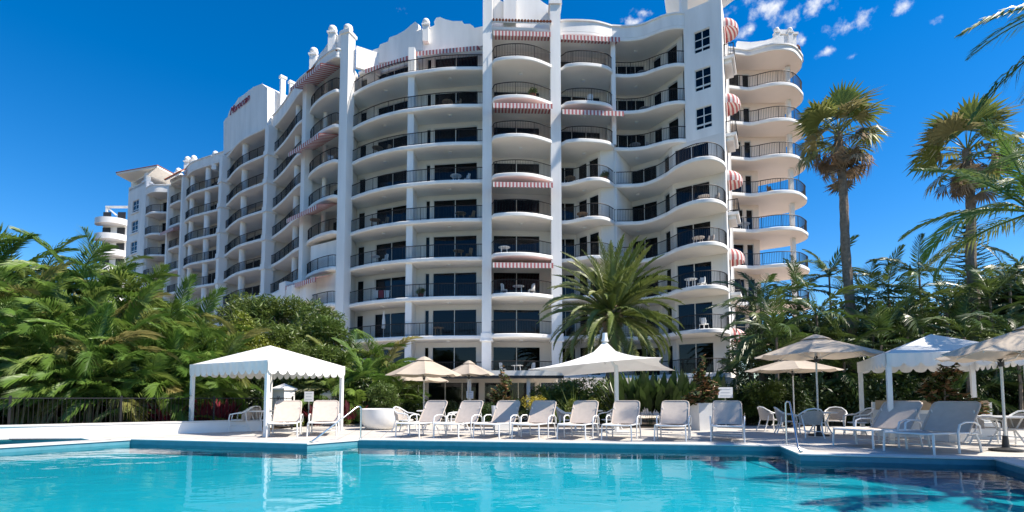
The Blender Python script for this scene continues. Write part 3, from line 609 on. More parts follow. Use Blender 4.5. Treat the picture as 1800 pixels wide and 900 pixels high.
b.add([(p[0], p[1], 34.14) for p in rt]+[(-53.2, 74.9, 34.3)], [(0, 1, 4), (1, 2, 4), (2, 3, 4), (3, 0, 4)]); b.build('tile_roof', TILE, TW)
FT_ = thing('distant_tower', 'small distant white tower with stacked rounded balconies rising behind the left palms', 'building', (-77, 98, 0))
b = MB(); b.box((-76.0, 100, 17.5), (6.0, 6, 35)); b.build('wall', PAINT, FT_)
for i in range(8):
    z = 13+3.05*i; b = MB(); b.prism([(-77+3.3*math.cos(t)*.9, 96.8+2.2*math.sin(t)) for t in [math.pi*(1+i_/10) for i_ in range(11)]], z, z+1.1); b.build('balcony_slab', PAINT, FT_, 40)
    for x in (-75.4, -78.2): b = MB(); b.box((x, 96.95, z+2.0), (1.5, .1, 1.5)); b.build('window', DARKP, FT_)
b = MB()
for x in (-78.5, -73.4): b.box((x, 97.2, 36.6), (.35, .35, 3.2))
b.box((-75.9, 97.2, 38.2), (5.6, .4, .35)); b.tube([(-78.3, 97.2, 38), (-75.2, 97.2, 35.4)], .16, 5); b.build('roof_frame', PAINT, FT_)

# ------------------------------------------------------------------ plants
def frond_mesh(L, n, ll, lw, droop, vup, m, seed, hang=.25, start=.14, width_prof=None):
    r = random.Random(seed); b = MB(); K = 12; pts = []; p = Vector((0, 0, 0)); tan = []; side_bend = r.uniform(-.12, .12)
    for i in range(K+1):
        t = i/K; h = -droop*t**1.4; d = Vector((math.cos(h), side_bend*t, math.sin(h))).normalized(); tan.append(d); pts.append(p.copy()); p = p+d*(L/K)
    b.tube(pts, [.022*(1-.85*i/K)*L/2.4+.004 for i in range(K+1)], 4, cap=False)
    for i in range(n):
        t = start+(1-start)*(i+.5)/n; x = t*K; k = min(int(x), K-1); f = x-k; q = pts[k].lerp(pts[k+1], f); d = tan[k]
        for s in (-1, 1):
            up = Vector((0, 1, 0)).cross(d)*-1; up = up if up.z > 0 else -up
            a = R(62-38*t)+r.uniform(-.12, .12); l = ll*(math.sin(math.pi*min(1, .16+t*.84))**.55)*r.uniform(.85, 1.1)
            if t > .9: l *= .75
            v = (d*math.cos(a)+Vector((0, s, 0))*math.sin(a)+up*(vup+r.uniform(-.14, .14))).normalized()
            m1 = q+v*l*.5+Vector((0, 0, -hang*l*.15)); tip = q+v*l+Vector((0, 0, -hang*l*r.uniform(.6, 1.25)))
            wv = d*(lw*.5); tw = up*(lw*.3*s)
            b.add([q-wv*.5, q+wv*.5, m1-wv-tw, m1+wv+tw, tip], [(0, 1, 3, 2), (2, 3, 4)])
    return b.mesh('frond', m)
def fan_mesh(pet, rad, n, m, seed, droop=.35, spread=R(230)):
    r = random.Random(seed); b = MB(); b.tube([(0, 0, 0), (pet*.5, 0, .03), (pet, 0, 0)], [.03, .022, .014], 4, cap=False)
    for i in range(n):
        a = -spread/2+spread*(i+.5)/n; l = rad*(.72+.28*math.cos(a*.55))*r.uniform(.85, 1.08); c, s = math.cos(a), math.sin(a); w_ = rad*spread/n*.34
        dv = Vector((c, s, 0)); sv = Vector((-s, c, 0)); fold = .03*(1 if i % 2 else -1)
        p0 = Vector((pet, 0, 0)); m1 = p0+dv*l*.55+Vector((0, 0, fold-droop*l*.10)); tip = p0+dv*l*.93+Vector((0, 0, -droop*l*r.uniform(.3, 1.1)))
        b.add([p0, m1-sv*w_, m1+sv*w_, tip], [(0, 1, 2), (1, 3, 2)])
    return b.mesh('fan_leaf', m)
def leaf_cloud(blobs, n, size, mats, seed, name='crown', elong=2.2, split=None):
    r = random.Random(seed); b = MB(); idx = []
    wts = [q[3]*q[4]*q[5] for q in blobs]
    for i in range(n):
        cx, cy, cz, rx, ry, rz = r.choices(blobs, wts)[0]
        u = Vector((r.gauss(0, 1), r.gauss(0, 1), r.gauss(0, 1))).normalized(); rad = r.uniform(.25, 1)**.45*r.uniform(.9, 1.12)
        c = Vector((cx+u.x*rx*rad, cy+u.y*ry*rad, cz+u.z*rz*rad))
        d = (u*.7+Vector((r.uniform(-1, 1), r.uniform(-1, 1), r.uniform(-.7, .5)))).normalized(); sd_ = d.cross(Vector((r.uniform(-1, 1), r.uniform(-1, 1), 1))).normalized()
        l = size*r.uniform(.6, 1.25); w_ = l/elong/1.0; nn = d.cross(sd_)
        b.add([c-d*l*.5, c+sd_*w_*.5+nn*w_*.15, c+d*l*.5, c-sd_*w_*.5+nn*w_*.15], [(0, 1, 2), (0, 2, 3)])
        k = (0 if split is None or r.random() > split else 1); idx += [k, k]
    me = b.mesh(name, mats)
    if split: me.polygons.foreach_set('material_index', idx)
    return me
def stem_tube(pts, r0, r1, m, parent, name='trunk', n=8):
    b = MB(); k = len(pts); b.tube(pts, [r0+(r1-r0)*i/(k-1) for i in range(k)], n); return b.build(name, m, parent, 60, world=False)
def put_frond(me, parent, base, az, el, sc=1, roll=0, name='frond'):
    o = link(name, me, parent, world=False, loc=base)
    M = Matrix.Rotation(az, 3, 'Z') @ Matrix.Rotation(-el, 3, 'Y') @ Matrix.Rotation(roll, 3, 'X'); o.rotation_euler = M.to_euler(); o.scale = (sc, sc, sc); return o
CF = [frond_mesh(2.8, 44, .74, .066, dr, .30, FROND, 100+i, hg) for i, (dr, hg) in enumerate(((1.0, .4), (1.5, .6), (1.95, .75), (1.3, .55), (2.3, .85)))]
CFD = [frond_mesh(2.3, 32, .60, .055, dr, .25, FRONDD, 140+i, hg) for i, (dr, hg) in enumerate(((.75, .35), (1.3, .5), (1.7, .6)))]
pr = random.Random(3)
def cane_palm(name, loc, h, label, cat, group, nst=3, nf=7, fr=CF, spread=.6, sc=1.0, stemmat=CANE, elr=80):
    t = thing(name, label, cat, loc, pr.uniform(0, 6.28), group)
    for s in range(nst):
        a = pr.uniform(0, 6.28); hh = h*(1 if s == 0 else pr.uniform(.55, .9)); rr = spread*pr.uniform(.3, 1)*(0 if s == 0 else 1)
        base = Vector((math.cos(a)*rr*.3, math.sin(a)*rr*.3, -.1)); top = Vector((math.cos(a)*rr*1.2, math.sin(a)*rr*1.2, max(.3, hh-1.9*sc)))
        stem_tube([base, base.lerp(top, .5)+Vector((math.cos(a), math.sin(a), 0))*-.06, top], .07*sc, .045*sc, stemmat, t, 'stem', 6)
        o0 = pr.uniform(0, 6.28)
        for i in range(nf):
            el = R(76)-R(elr)*(i/(nf-1))**.8+pr.uniform(-.12, .12)
            me = fr[0] if el > R(60) else pr.choice(fr[:4] if len(fr) > 3 else fr)
            put_frond(me, t, top, o0+i*2.4+pr.uniform(-.3, .3), el, sc*pr.uniform(.8, 1.1), pr.uniform(-.35, .35))
    return t
def interp(tab, x):
    for (x0, y0), (x1, y1) in zip(tab, tab[1:]):
        if x0 <= x <= x1: return y0+(y1-y0)*(x-x0)/(x1-x0)
    return tab[0][1] if x < tab[0][0] else tab[-1][1]
# --- left thicket
SIL = [(-200, 388), (0, 392), (60, 402), (130, 412), (210, 432), (290, 462), (340, 492), (400, 508), (470, 512), (540, 520), (590, 545), (625, 566), (665, 572), (705, 600), (735, 640)]
NTH = ['first', 'second', 'third', 'fourth', 'fifth', 'sixth', 'seventh', 'eighth', 'ninth', 'tenth', 'eleventh', 'twelfth', 'thirteenth', 'fourteenth', 'fifteenth', 'sixteenth', 'seventeenth', 'eighteenth', 'nineteenth', 'twentieth']
def LBL(i, row): return 'feathery golden cane palm, %s from the left in the %s row of the left thicket' % (NTH[i], row)
def wallY(X): return 15+(X+15)*.717
def thicket(px, top, Y, **kw):
    p = at(px, top, Y); return cane_palm('cane_palm', (p.x, p.y, -.06), p.z-.1, kw.pop('label'), 'palm tree', kw.pop('group', 'golden cane palms in the left thicket'), **kw)
for i, px in enumerate([q for q in range(-60, 720, 46) if not 385 < q < 600]):
    u = (px-900)/F; Yw = (15+15*.717)/(1-.717*u) if px < 430 else 19.8+(px-430)*.012
    thicket(px+pr.uniform(-12, 12), interp(SIL, px)+pr.uniform(-6, 10), Yw+5.5+pr.uniform(-.5, .5), nf=8, sc=1.1, label=LBL(i, 'back'))
for i, px in enumerate([q for q in range(-60, 690, 50) if not 395 < q < 545]):
    u = (px-900)/F; Yw = (15+15*.717)/(1-.717*u) if px < 430 else 19.8+(px-430)*.012
    thicket(px+pr.uniform(-14, 14), interp(SIL, px)+58+pr.uniform(-14, 14), Yw+3.4+pr.uniform(-.4, .4), nf=8, sc=1.0, label=LBL(i, 'middle'))
for i, px in enumerate(range(-50, 330, 44)):
    u = (px-900)/F; Yw = (15+15*.717)/(1-.717*u)
    thicket(px+pr.uniform(-14, 14), interp(SIL, px)+112+pr.uniform(-16, 16), Yw+1.9+pr.uniform(-.2, .4), nf=7, nst=4, sc=.82, label=LBL(i, 'front'), elr=58)
for px, tp_, Y, lb in ((345, 585, 22.0, 'short cane palm beside the left post of the left cabana'), (640, 600, 24, 'short cane palm above the white bowl planter'), (700, 632, 25.5, 'smallest cane palm left of the largest left umbrella'), (585, 618, 23.5, 'short cane palm beside the right post of the left cabana')): thicket(px, tp_, Y, nst=2, nf=8, sc=.85, label=lb)
def shrub_mesh(seed, m, n, size, shape=None, mats=None, split=None, elong=2.2):
    r = random.Random(seed); bl = shape or [(r.uniform(-.7, .7), r.uniform(-.7, .7), r.uniform(.5, 1.5), r.uniform(.4, .8), r.uniform(.4, .8), r.uniform(.4, .7)) for _ in range(9)]
    return leaf_cloud(bl, n, size, mats or [m], seed, 'foliage', elong, split)
SH = {'d': [shrub_mesh(s, LEAFD, 2600, .20) for s in (1, 2, 3)], 'm': [shrub_mesh(s, LEAFM, 2600, .27, elong=4.2) for s in (4, 5, 6)], 'l': [shrub_mesh(s, LEAFL, 2200, .16) for s in (7, 8)], 'y': [shrub_mesh(9, LEAFY, 1200, .15)]}
def shrub(kind, loc, s, label, cat='shrub', group=None, name='shrub', stem=True):
    t = thing(name, label, cat, loc, pr.uniform(0, 6.28), group)
    o = link('foliage', pr.choice(SH[kind]), t, world=False); o.scale = s if isinstance(s, tuple) else (s, s, s)
    if stem: k = o.scale[2]; stem_tube([(0, 0, -.1), (.03, 0, .5*k), (0, .03, 1.1*k)], .05*k, .02*k, TRUNK, t, 'stem', 6)
    return t
for i, px in enumerate(range(-110, 740, 50)):
    u = (px-900)/F; Yw = (15+15*.717)/(1-.717*u) if px < 430 else 19.8+(px-430)*.012
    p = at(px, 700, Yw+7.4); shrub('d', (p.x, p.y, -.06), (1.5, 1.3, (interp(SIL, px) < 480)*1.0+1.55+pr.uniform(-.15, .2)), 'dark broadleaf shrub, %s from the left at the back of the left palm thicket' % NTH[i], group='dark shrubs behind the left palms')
for px, y, Y, k, kd, lb in ((432, 545, 24.6, .95, 'l', 'lime green shrub behind the left end of the white square cabana roof'), (402, 572, 23.6, .8, 'l', 'bright lime shrub low above the left corner of the cabana roof'), (545, 528, 28, 1.25, 'm', 'rounded olive green shrub beneath the tall white column of the hotel'), (500, 520, 29, 1.2, 'm', 'tall grey green shrub below the entrance porch of the hotel'), (455, 515, 29.5, 1.2, 'm', 'bushy green shrub left of the entrance porch'), (415, 512, 30, 1.2, 'm', 'green shrub between the palm thicket and the entrance porch'),
        (480, 562, 25.5, 1.1, 'm', 'rounded green shrub just above the peak of the left cabana'), (530, 566, 25.8, 1.1, 'm', 'leafy green shrub right of the left cabana peak'), (575, 556, 26.5, 1.15, 'm', 'olive shrub beside the foot of the tall white column'), (462, 586, 23.8, .8, 'l', 'yellow green shrub peeping over the left cabana roof'), (520, 600, 24, .9, 'm', 'dark green shrub behind the right slope of the left cabana'), (575, 605, 24.4, .9, 'm', 'green shrub beyond the right post of the left cabana')):
    p = at(px, y, Y); h = p.z; t = shrub(kd, (p.x, p.y, -.06), (k*1.05, k*1.05, k), lb, stem=False); f_ = t.children[0]; f_.location = (0, 0, h-1.95*k)
    b = MB(); b.tube([(0, 0, -.05), (.05, 0, (h-k)*.5), (0, 0, h-k)], [.08, .06, .04], 6)
    for a in range(4): b.tube([(0, 0, (h-k)*.5), (math.cos(a*1.6)*.5*k, math.sin(a*1.6)*.5*k, h-k)], [.04, .02], 5)
    b.build('stem', TRUNK, t, 50, world=False)
for i, px in enumerate(range(330, 640, 38)):
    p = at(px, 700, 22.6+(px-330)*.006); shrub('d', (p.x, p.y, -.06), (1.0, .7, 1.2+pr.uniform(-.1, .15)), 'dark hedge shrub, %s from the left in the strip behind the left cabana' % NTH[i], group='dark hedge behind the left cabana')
for i, px in enumerate(range(-60, 330, 42)):
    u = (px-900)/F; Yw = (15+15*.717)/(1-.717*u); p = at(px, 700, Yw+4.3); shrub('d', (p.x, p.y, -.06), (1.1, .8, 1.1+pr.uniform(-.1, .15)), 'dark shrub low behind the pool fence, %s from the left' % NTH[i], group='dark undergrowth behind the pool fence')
for i, px in enumerate(range(1300, 1860, 40)):
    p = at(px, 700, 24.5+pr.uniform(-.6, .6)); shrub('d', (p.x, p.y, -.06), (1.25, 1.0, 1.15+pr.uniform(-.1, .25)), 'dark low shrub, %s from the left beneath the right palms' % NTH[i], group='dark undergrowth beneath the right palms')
# --- date palm in the centre
def date_palm(px, py, Y):
    p = at(px, py, Y); t = thing('date_palm', 'big date palm with a full round crown standing in front of the hotel', 'palm tree', (p.x, p.y, -.06), 0)
    top = Vector((0, 0, p.z+.06)); b = MB(); K = 26; b.tube([(0, 0, top.z*i/K) for i in range(K+1)], [(.36 if i < 19 else .36+.028*(i-18))*(1.06 if i % 2 else .96) for i in range(K+1)], 12); b.build('trunk', TRUNK, t, 30, world=False)
    b = MB(); b.lathe([(.5, -.7), (.62, -.3), (.5, .15), (.2, .5)], (0, 0, top.z), 12); b.build('crown_base', DEAD, t, 60, world=False)
    ms = [frond_mesh(4.0, 78, .50, .060, dr, .34, FRONDP, 200+i, .12, .10) for i, dr in enumerate((.8, 1.15, 1.5, 1.75))]
    for i in range(92):
        u = i/91; el = R(84)-R(108)*u**.95+pr.uniform(-.1, .1); me = ms[0] if u < .3 else ms[pr.choice((1, 1, 2))] if u < .75 else ms[pr.choice((2, 3))]
        az = i*2.39996+pr.uniform(-.2, .2); put_frond(me, t, top+Vector((math.cos(az)*.25, math.sin(az)*.25, .1-u*.5)), az, el, pr.uniform(.86, 1.04), pr.uniform(-.5, .5))
date_palm(1076, 548, 27)
# --- fan palms
FM = [fan_mesh(1.1, 1.15, 24, FAN, 300+i, dr) for i, dr in enumerate((.25, .5, .8))]
DM = [fan_mesh(1.0, 1.0, 18, DEAD, 320+i, dr, R(150)) for i, dr in enumerate((.5, .9))]
def fan_palm(px, py, Y, label, ng, nd, lean=0, seed=1, sc=1.0):
    r = random.Random(seed); p = at(px, py, Y); t = thing('fan_palm', label, 'palm tree', (p.x-lean, p.y, -.06), 0, 'tall fan palms on the right')
    H = p.z+.06; K = 34; b = MB(); b.tube([(lean*(i/K)**1.5, .06*math.sin(i*.4), H*i/K) for i in range(K+1)], [(.27-.08*i/K)*(1.05 if i % 2 else .95) for i in range(K+1)], 10); b.build('trunk', TRUNK, t, 30, world=False)
    top = Vector((lean, 0, H))
    for i in range(ng):
        u = i/(ng-1); el = R(66)-R(86)*u+r.uniform(-.35, .35); az = i*2.39996+r.uniform(-.5, .5); put_frond(r.choice(FM), t, top+Vector((0, 0, -.35*u)), az, el, sc*r.uniform(.85, 1.1), r.uniform(-.6, .6), 'fan_leaf')
    for i in range(nd):
        az = i*2.39996+r.uniform(-.4, .4); el = R(5)-R(85)*r.random()**.55; put_frond(r.choice(DM), t, top+Vector((math.cos(az)*.15, math.sin(az)*.15, -.2-1.5*r.random())), az, el, sc*r.uniform(.55, .9), r.uniform(-1, 1), 'dead_leaf')
    return t
fan_palm(1474, 232, 27, 'tall fan palm with a shaggy brown skirt beside the right end of the hotel', 24, 26, -.3, 1, 1.2)
fan_palm(1700, 262, 25.5, 'tall fan palm with ragged brown fronds near the right edge', 24, 22, .1, 2, 1.2)
# --- right-hand palms and trees
def RL(i): return 'dark green feather palm, %s from the left in the right planting' % NTH[i]
for i, (px, tp_, Y) in enumerate(sorted(((1335, 452, 27), (1362, 505, 24), (1400, 440, 29), (1432, 470, 25), (1455, 418, 30), (1520, 452, 27), (1558, 436, 30), (1590, 470, 25), (1612, 410, 28), (1660, 452, 25), (1735, 440, 24), (1770, 420, 27), (1805, 400, 24), (1690, 500, 22.5), (1780, 500, 21.5), (1840, 470, 22), (1545, 520, 24), (1480, 540, 24.5), (1320, 560, 27)))):
    thicket(px, tp_, Y, label=RL(i), group='dark feather palms on the right', fr=CFD, nst=2, nf=9, sc=1.15, stemmat=TRUNK)
tree_me = []
for s in (21, 22, 23):
    r = random.Random(s); bl = [(r.uniform(-1.5, 1.5), r.uniform(-1.5, 1.5), r.uniform(1.6, 5.2), r.uniform(.6, 1.1), r.uniform(.6, 1.1), r.uniform(.5, .9)) for _ in range(15)]
    tree_me.append((leaf_cloud(bl, 5200, .27, [LEAFD], s), bl))
for i, (px, tp_, Y) in enumerate(sorted(((1395, 540, 31), (1455, 535, 31), (1520, 520, 32), (1580, 520, 31), (1635, 500, 31), (1700, 480, 31), (1765, 470, 30), (1830, 450, 29), (1900, 430, 27), (1345, 560, 33), (1600, 590, 27), (1740, 570, 26)))):
    p = at(px, tp_, Y); me, bl = tree_me[i % 3]; t = thing('broadleaf_tree', 'dark broadleaf tree, %s from the left in the backdrop behind the right palms' % NTH[i], 'tree', (p.x, p.y, -.06), pr.uniform(0, 6), 'dark broadleaf trees on the right')
    k = p.z/5.9; o = link('crown', me, t, world=False); o.scale = (1.25, 1.25, k)
    b = MB(); b.tube([(0, 0, 0), (.05, .02, 1.6*k), (0, .05, 3.6*k)], [.16, .12, .05], 7)
    for q in bl[:6]: b.tube([(0, 0, 1.4*k), (q[0]*.6, q[1]*.6, q[2]*k*.75), (q[0]*1.2, q[1]*1.2, q[2]*k)], [.07, .05, .02], 5)
    b.build('trunk', TRUNK, t, 50, world=False)
# Norfolk pine
p = at(1700, 385, 62); t = thing('norfolk_pine', 'small dark conical pine far behind the right palms', 'tree', (p.x, p.y, 0), 0); b = MB(); b.tube([(0, 0, 0), (0, 0, p.z)], [.35, .04], 7); b.build('trunk', TRUNK, t, 50, world=False)
b = MB(); r = random.Random(8)
for lv in range(22):
    z = p.z*(.45+.55*lv/22); ln_ = 4.2*(1-lv/22)**.8+.3
    for i in range(7):
        a = 6.283*i/7+lv*.4+r.uniform(-.1, .1)
        for s in range(14):
            u = (s+1)/14; c = Vector((math.cos(a)*ln_*u, math.sin(a)*ln_*u, z+.35*u*u))
            for q in (-1, 1): e = c+Vector((-math.sin(a)*q*.4*(1.1-u)+math.cos(a)*.2, math.cos(a)*q*.4*(1.1-u)+math.sin(a)*.2, .15)); b.add([c-Vector((0, 0, .07)), e, c+Vector((0, 0, .09))], [(0, 1, 2)])
b.build('crown', LEAFD, t, world=False)
# palms just outside the right edge, whose fronds hang into the picture
BF = [frond_mesh(3.4, 52, .66, .05, dr, .2, FROND, 400+i, .5) for i, dr in enumerate((.7, 1.1, 1.6))]
def edge_palm(loc, h, label, nf, seed, el0=75, el1=-15):
    r = random.Random(seed); t = thing('feather_palm', label, 'palm tree', (loc[0], loc[1], 0), 0, None); b = MB(); b.tube([(0, 0, h*i/16) for i in range(17)], [.15*(1.05 if i % 2 else .95) for i in range(17)], 9); b.build('trunk', TRUNK, t, 40, world=False)
    for i in range(nf):
        u = i/(nf-1); put_frond(r.choice(BF), t, (0, 0, h), i*2.39996+seed, R(el0)+R(el1-el0)*u, r.uniform(.9, 1.1), r.uniform(-.4, .4))
edge_palm((15.2, 14.6), 6.6, 'palm at the right edge with long fronds arching left over the cabana', 20, 1)
edge_palm((15.4, 12.4), 11.4, 'tall palm outside the frame with frond tips hanging at the top right corner', 18, 2.5, 60, -45)
edge_palm((12.9, 7.0), 6.6, 'palm beside the pool just outside the right edge shading the water', 10, 4)
edge_palm((13.6, 9.6), 6.0, 'shorter palm beside the right sun loungers just outside the frame', 10, 5.1)

# --- beds of smaller plants
def blade_clump(name, loc, n, L, w_, m, label, cat, group=None, up=R(70), droop=.7, broad=False, seed=0, rz=None):
    r = random.Random(seed or pr.random()); t = thing(name, label, cat, loc, 0, group); b = MB(); bs = MB()
    for i in range(n):
        az = r.uniform(0, 6.283); el = r.uniform(R(25) if not broad else R(50), up); l = L*r.uniform(.6, 1.1); p = Vector((math.cos(az)*.12, math.sin(az)*.12, 0)); d = Vector((math.cos(az)*math.cos(el), math.sin(az)*math.cos(el), math.sin(el))); sd_ = Vector((-math.sin(az), math.cos(az), 0)); prev = None
        K = 5
        for k in range(K+1):
            u = k/K; ww = w_*(math.sin(math.pi*min(1, max(0, (u-.45)/.55)))*.9+.02 if broad else (1-u**2)*.5+.03)
            q = (p-sd_*ww*.5, p+sd_*ww*.5)
            if prev: b.add([prev[0], prev[1], q[1], q[0]], [(0, 1, 2, 3)])
            prev = q; p = p+d*(l/K); d = (d+Vector((0, 0, -droop/K*(.4+u)))).normalized()
    b.build('foliage', m, t, world=False); return t
for i, px in enumerate((1098, 1120, 1142, 1162, 1182, 1202, 1220, 1262)):
    p = at(px, 712, 23.5+.3*(i % 2)); blade_clump('strelitzia', (p.x, p.y, -.05), 54, 2.5, .30, LEAFD, 'bird of paradise clump, %s from the left in the bed behind the loungers' % NTH[i], 'plant', 'bird of paradise clumps', R(84), .35, True, 50+i)
for i, (px, Y, L, lb) in enumerate(((893, 24, 1.7, 'spiky grass clump right of the slim bronze magnolia'), (1010, 24, 1.9, 'tall arching strappy plant left of the date palm trunk'), (700, 22.6, 1.3, 'upright grassy plant behind the white bowl planter'), (985, 24.5, 1.4, 'low strappy clump under the left tip of the white sail umbrella'))):
    p = at(px, 712, Y); blade_clump('grass_clump', (p.x, p.y, 0), 60, L, .07, LEAFM, lb, 'plant', None, R(82), .9, False, 70+i)
for px, y, Y, s, k, lb in ((936, 690, 23.4, .5, 'y', 'bright yellow leafed shrub behind the middle loungers'), (1004, 702, 23.4, .34, 'l', 'small lime shrub beside the date palm trunk'), (1050, 700, 24.5, .5, 'l', 'olive shrub right at the foot of the date palm'), (680, 672, 22.0, .62, 'm', 'leafy shrub growing out of the bed behind the bowl planter'), (1345, 672, 23, .75, 'm', 'glossy green shrub below the rear right umbrella'), (1310, 690, 24, .6, 'm', 'pale green shrub by the small white sign on the right'), (440, 722, 20.4, .32, 'l', 'low yellow green shrub under the cabana behind the armchairs'), (520, 724, 21.5, .34, 'l', 'yellow flecked low shrub behind the cabana loungers')):
    p = at(px, y, Y); shrub(k, (p.x, p.y, max(-.05, p.z-1.9*s)), s, lb, stem=False)
for i, (px, Y) in enumerate(((292, 19.2), (380, 20.2), (395, 20.6), (345, 19.8), (558, 22), (615, 22.4))):
    p = at(px, 715, Y); blade_clump('cordyline', (p.x, p.y, 0), 46, 1.15, .16, LEAFR, 'dark red cordyline, %s from the left in the bed around the left cabana' % NTH[[292, 345, 380, 395, 558, 615].index(px)], 'plant', 'red cordylines', R(85), .6, True, 90+i)
for i in range(9):
    p = at(660+48*i, 712, 25.5); shrub('d', (p.x, p.y, -.06), (.75, .6, .62), 'low dark shrub, %s from the left in the strip before the restaurant' % NTH[i], group='low dark shrubs before the restaurant')

for i, (px, k) in enumerate(((968, 1.0), (1014, 1.2), (1052, 1.25))):
    p = at(px, 700, 26.4); shrub('m', (p.x, p.y, -.06), k, ['feathery shrub left of the date palm in front of the restaurant end wall', 'taller feathery shrub close to the left of the date palm trunk', 'feathery shrub touching the date palm trunk'][i])
# ------------------------------------------------------------------ left pool wall, fence, pillars, signs
wl = thing('low_wall', 'low white rendered wall along the left side of the pool deck', 'wall', (-12, 17.2, 0))
b = MB(); b.wallseg((-26, 7.2), (-9.3, 19.1), .3, -.05, .36); b.build('body', PAINT, wl)
b = MB(); b.wallseg((-26.05, 7.15), (-9.25, 19.15), .36, .362, .41); b.build('cap', COPE, wl)
fe = thing('pool_fence', 'black metal pool fence standing behind the low white wall', 'fence', (-12, 17.6, 0))
a = Vector((-26, 7.75)); c = Vector((-8.6, 20.1)); d = (c-a).normalized(); L = (c-a).length; ang = math.atan2(d.y, d.x)
pm = MB().box((0, 0, .64), (.06, .06, 1.28)).mesh('post', RAIL)
for i in range(9): p = a+d*(L*i/8); link('post', pm, fe, world=False, loc=(p.x+12, p.y-17.6, 0), rot=(0, 0, ang))
for z in (.2, 1.2):
    b = MB(); b.tube([(a.x, a.y, z), (c.x, c.y, z)], .022, 4); b.build('rail', RAIL, fe)
b = MB()
for i in range(int(L/.11)): p = a+d*(.11*i); b.box((p.x, p.y, .70), (.010, .010, 1.0))
o = b.build('bars', RAIL, fe); o['kind'] = 'stuff'
def pillar(px, Y, ztop, w_, label, emblem=False):
    p = at(px, 700, Y); t = thing('gate_pillar', label, 'pillar', (p.x, p.y, 0), R(-20)); b = MB(); b.box((0, 0, (ztop-.3)/2), (w_, w_, ztop-.3)); b.build('shaft', PAINT, t, world=False)
    b = MB(); b.box((0, 0, ztop-.26), (w_+.14, w_+.14, .08)); b.add([(-w_*.6, -w_*.6, ztop-.22), (w_*.6, -w_*.6, ztop-.22), (w_*.6, w_*.6, ztop-.22), (-w_*.6, w_*.6, ztop-.22), (0, 0, ztop)], [(0, 1, 4), (1, 2, 4), (2, 3, 4), (3, 0, 4)]); b.build('cap', PAINT, t, world=False)
    if emblem:
        b = MB(); y = -w_/2-.01
        b.tube([(-.07, y, 1.02), (-.03, y, 1.12), (-.06, y, 1.24), (-.01, y, 1.30)], .016, 5); b.tube([(0, y, .98), (.05, y, 1.10), (.02, y, 1.22), (.09, y, 1.28)], .02, 5); b.tube([(-.02, y, 1.06), (.04, y, 1.18)], .025, 5); b.build('emblem', INK, t, world=False)
pillar(499, 22.4, 1.85, .62, 'white gate pillar with pyramid cap and a grey emblem behind the cabana loungers', True)
pillar(581, 23.5, 1.6, .5, 'plain white pillar behind the right post of the left cabana')
def sign(px, py, Y, w_, h, label, lines=3):
    p = at(px, py, Y); t = thing('notice_sign', label, 'sign', (p.x, p.y, 0), 0); b = MB(); b.box((0, 0, p.z), (w_, .02, h)); b.build('board', SIGNW, t, world=False); b = MB(); b.box((0, .03, (p.z)/2), (.05, .03, p.z)); b.build('post', STEEL, t, world=False)
    b = MB()
    for i in range(lines): b.box((-.02*w_*(i % 2), -.0125, p.z+h*.3-h*.6*i/max(1, lines-1)), (w_*(.72-.1*(i % 2)), .004, h*.07))
    b.build('printed_lines', mat_grey, t, world=False)
mat_grey = mat('sign_print', (.50, .53, .58), .6)
sign(543, 697, 21.5, .38, .42, 'small white notice between the two cabana loungers'); sign(826, 694, 31, .42, .46, 'white paper notice on the restaurant glass below the small umbrella'); sign(1275, 690, 21.8, .62, .45, 'white notice board above the rightmost lounger of the row')

# ------------------------------------------------------------------ cabanas
def cabana(C4, ez, vh, apex, label, name='cabana'):
    ctr = sum((Vector(c) for c in C4), Vector((0, 0)))/4; t = thing(name, label, 'cabana', (ctr.x, ctr.y, 0)); L4 = [Vector(c)-ctr for c in C4]
    for c in L4: b = MB(); q = c*.985; b.box((q.x, q.y, ez/2), (.11, .11, ez), math.atan2((L4[1]-L4[0]).y, (L4[1]-L4[0]).x)); b.build('post', WMET, t, world=False)
    b = MB(); n = 10
    for i in range(4):
        a, c = L4[i]*1.02, L4[(i+1) % 4]*1.02; rows = []
        for j in range(n+1):
            u = j/n; row = []
            for k in range(n+1):
                v = k/n; e = a.lerp(c, v); p = e*(1-u); row.append(len(b.v)); b.v.append((p.x, p.y, ez+(apex-ez)*u-.10*math.sin(math.pi*u)*math.sin(math.pi*v)))
            rows.append(row)
        for j in range(n):
            for k in range(n): b.f.append((rows[j][k], rows[j][k+1], rows[j+1][k+1], rows[j+1][k]))
    b.build('roof', WFAB, t, 25, world=False)
    for i in range(4):
        a, c = L4[i]*1.022, L4[(i+1) % 4]*1.022; Ls = (c-a).length; ns = max(6, int(Ls/.36)); b = MB(); m_ = ns*6; dn = (c-a).normalized(); nn = Vector((dn.y, -dn.x)); nn = nn if nn.dot(a+c) > 0 else -nn
        for j in range(m_+1):
            p = a.lerp(c, j/m_)+nn*(.02+.012*math.sin(j*1.1)); s = (j % 6)/6; dz = vh*(.72+.28*math.sin(math.pi*s)**.6) if j % 6 else vh*.66
            b.v += [(p.x, p.y, ez+.01), (p.x, p.y, ez-dz)]
        b.f = [(2*j, 2*j+2, 2*j+3, 2*j+1) for j in range(m_)]; b.build('valance', WFAB, t, world=False)
        b = MB(); b.tube([(*(L4[i]*.985), ez-.04), (*(L4[(i+1) % 4]*.985), ez-.04)], .03, 6); b.build('beam', WMET, t, world=False)
    return t
cabana([(-7.66, 16.02), (-6.31, 19.09), (-9.95, 21.1), (-11.36, 18.14)], 2.38, .42, 3.12, 'white square cabana with scalloped valance over two loungers on the left')
cabana([(10.0, 13.6), (12.75, 12.6), (14.2, 15.75), (11.55, 17.0)], 2.38, .36, 3.05, 'white peaked cabana behind the two large loungers on the right')

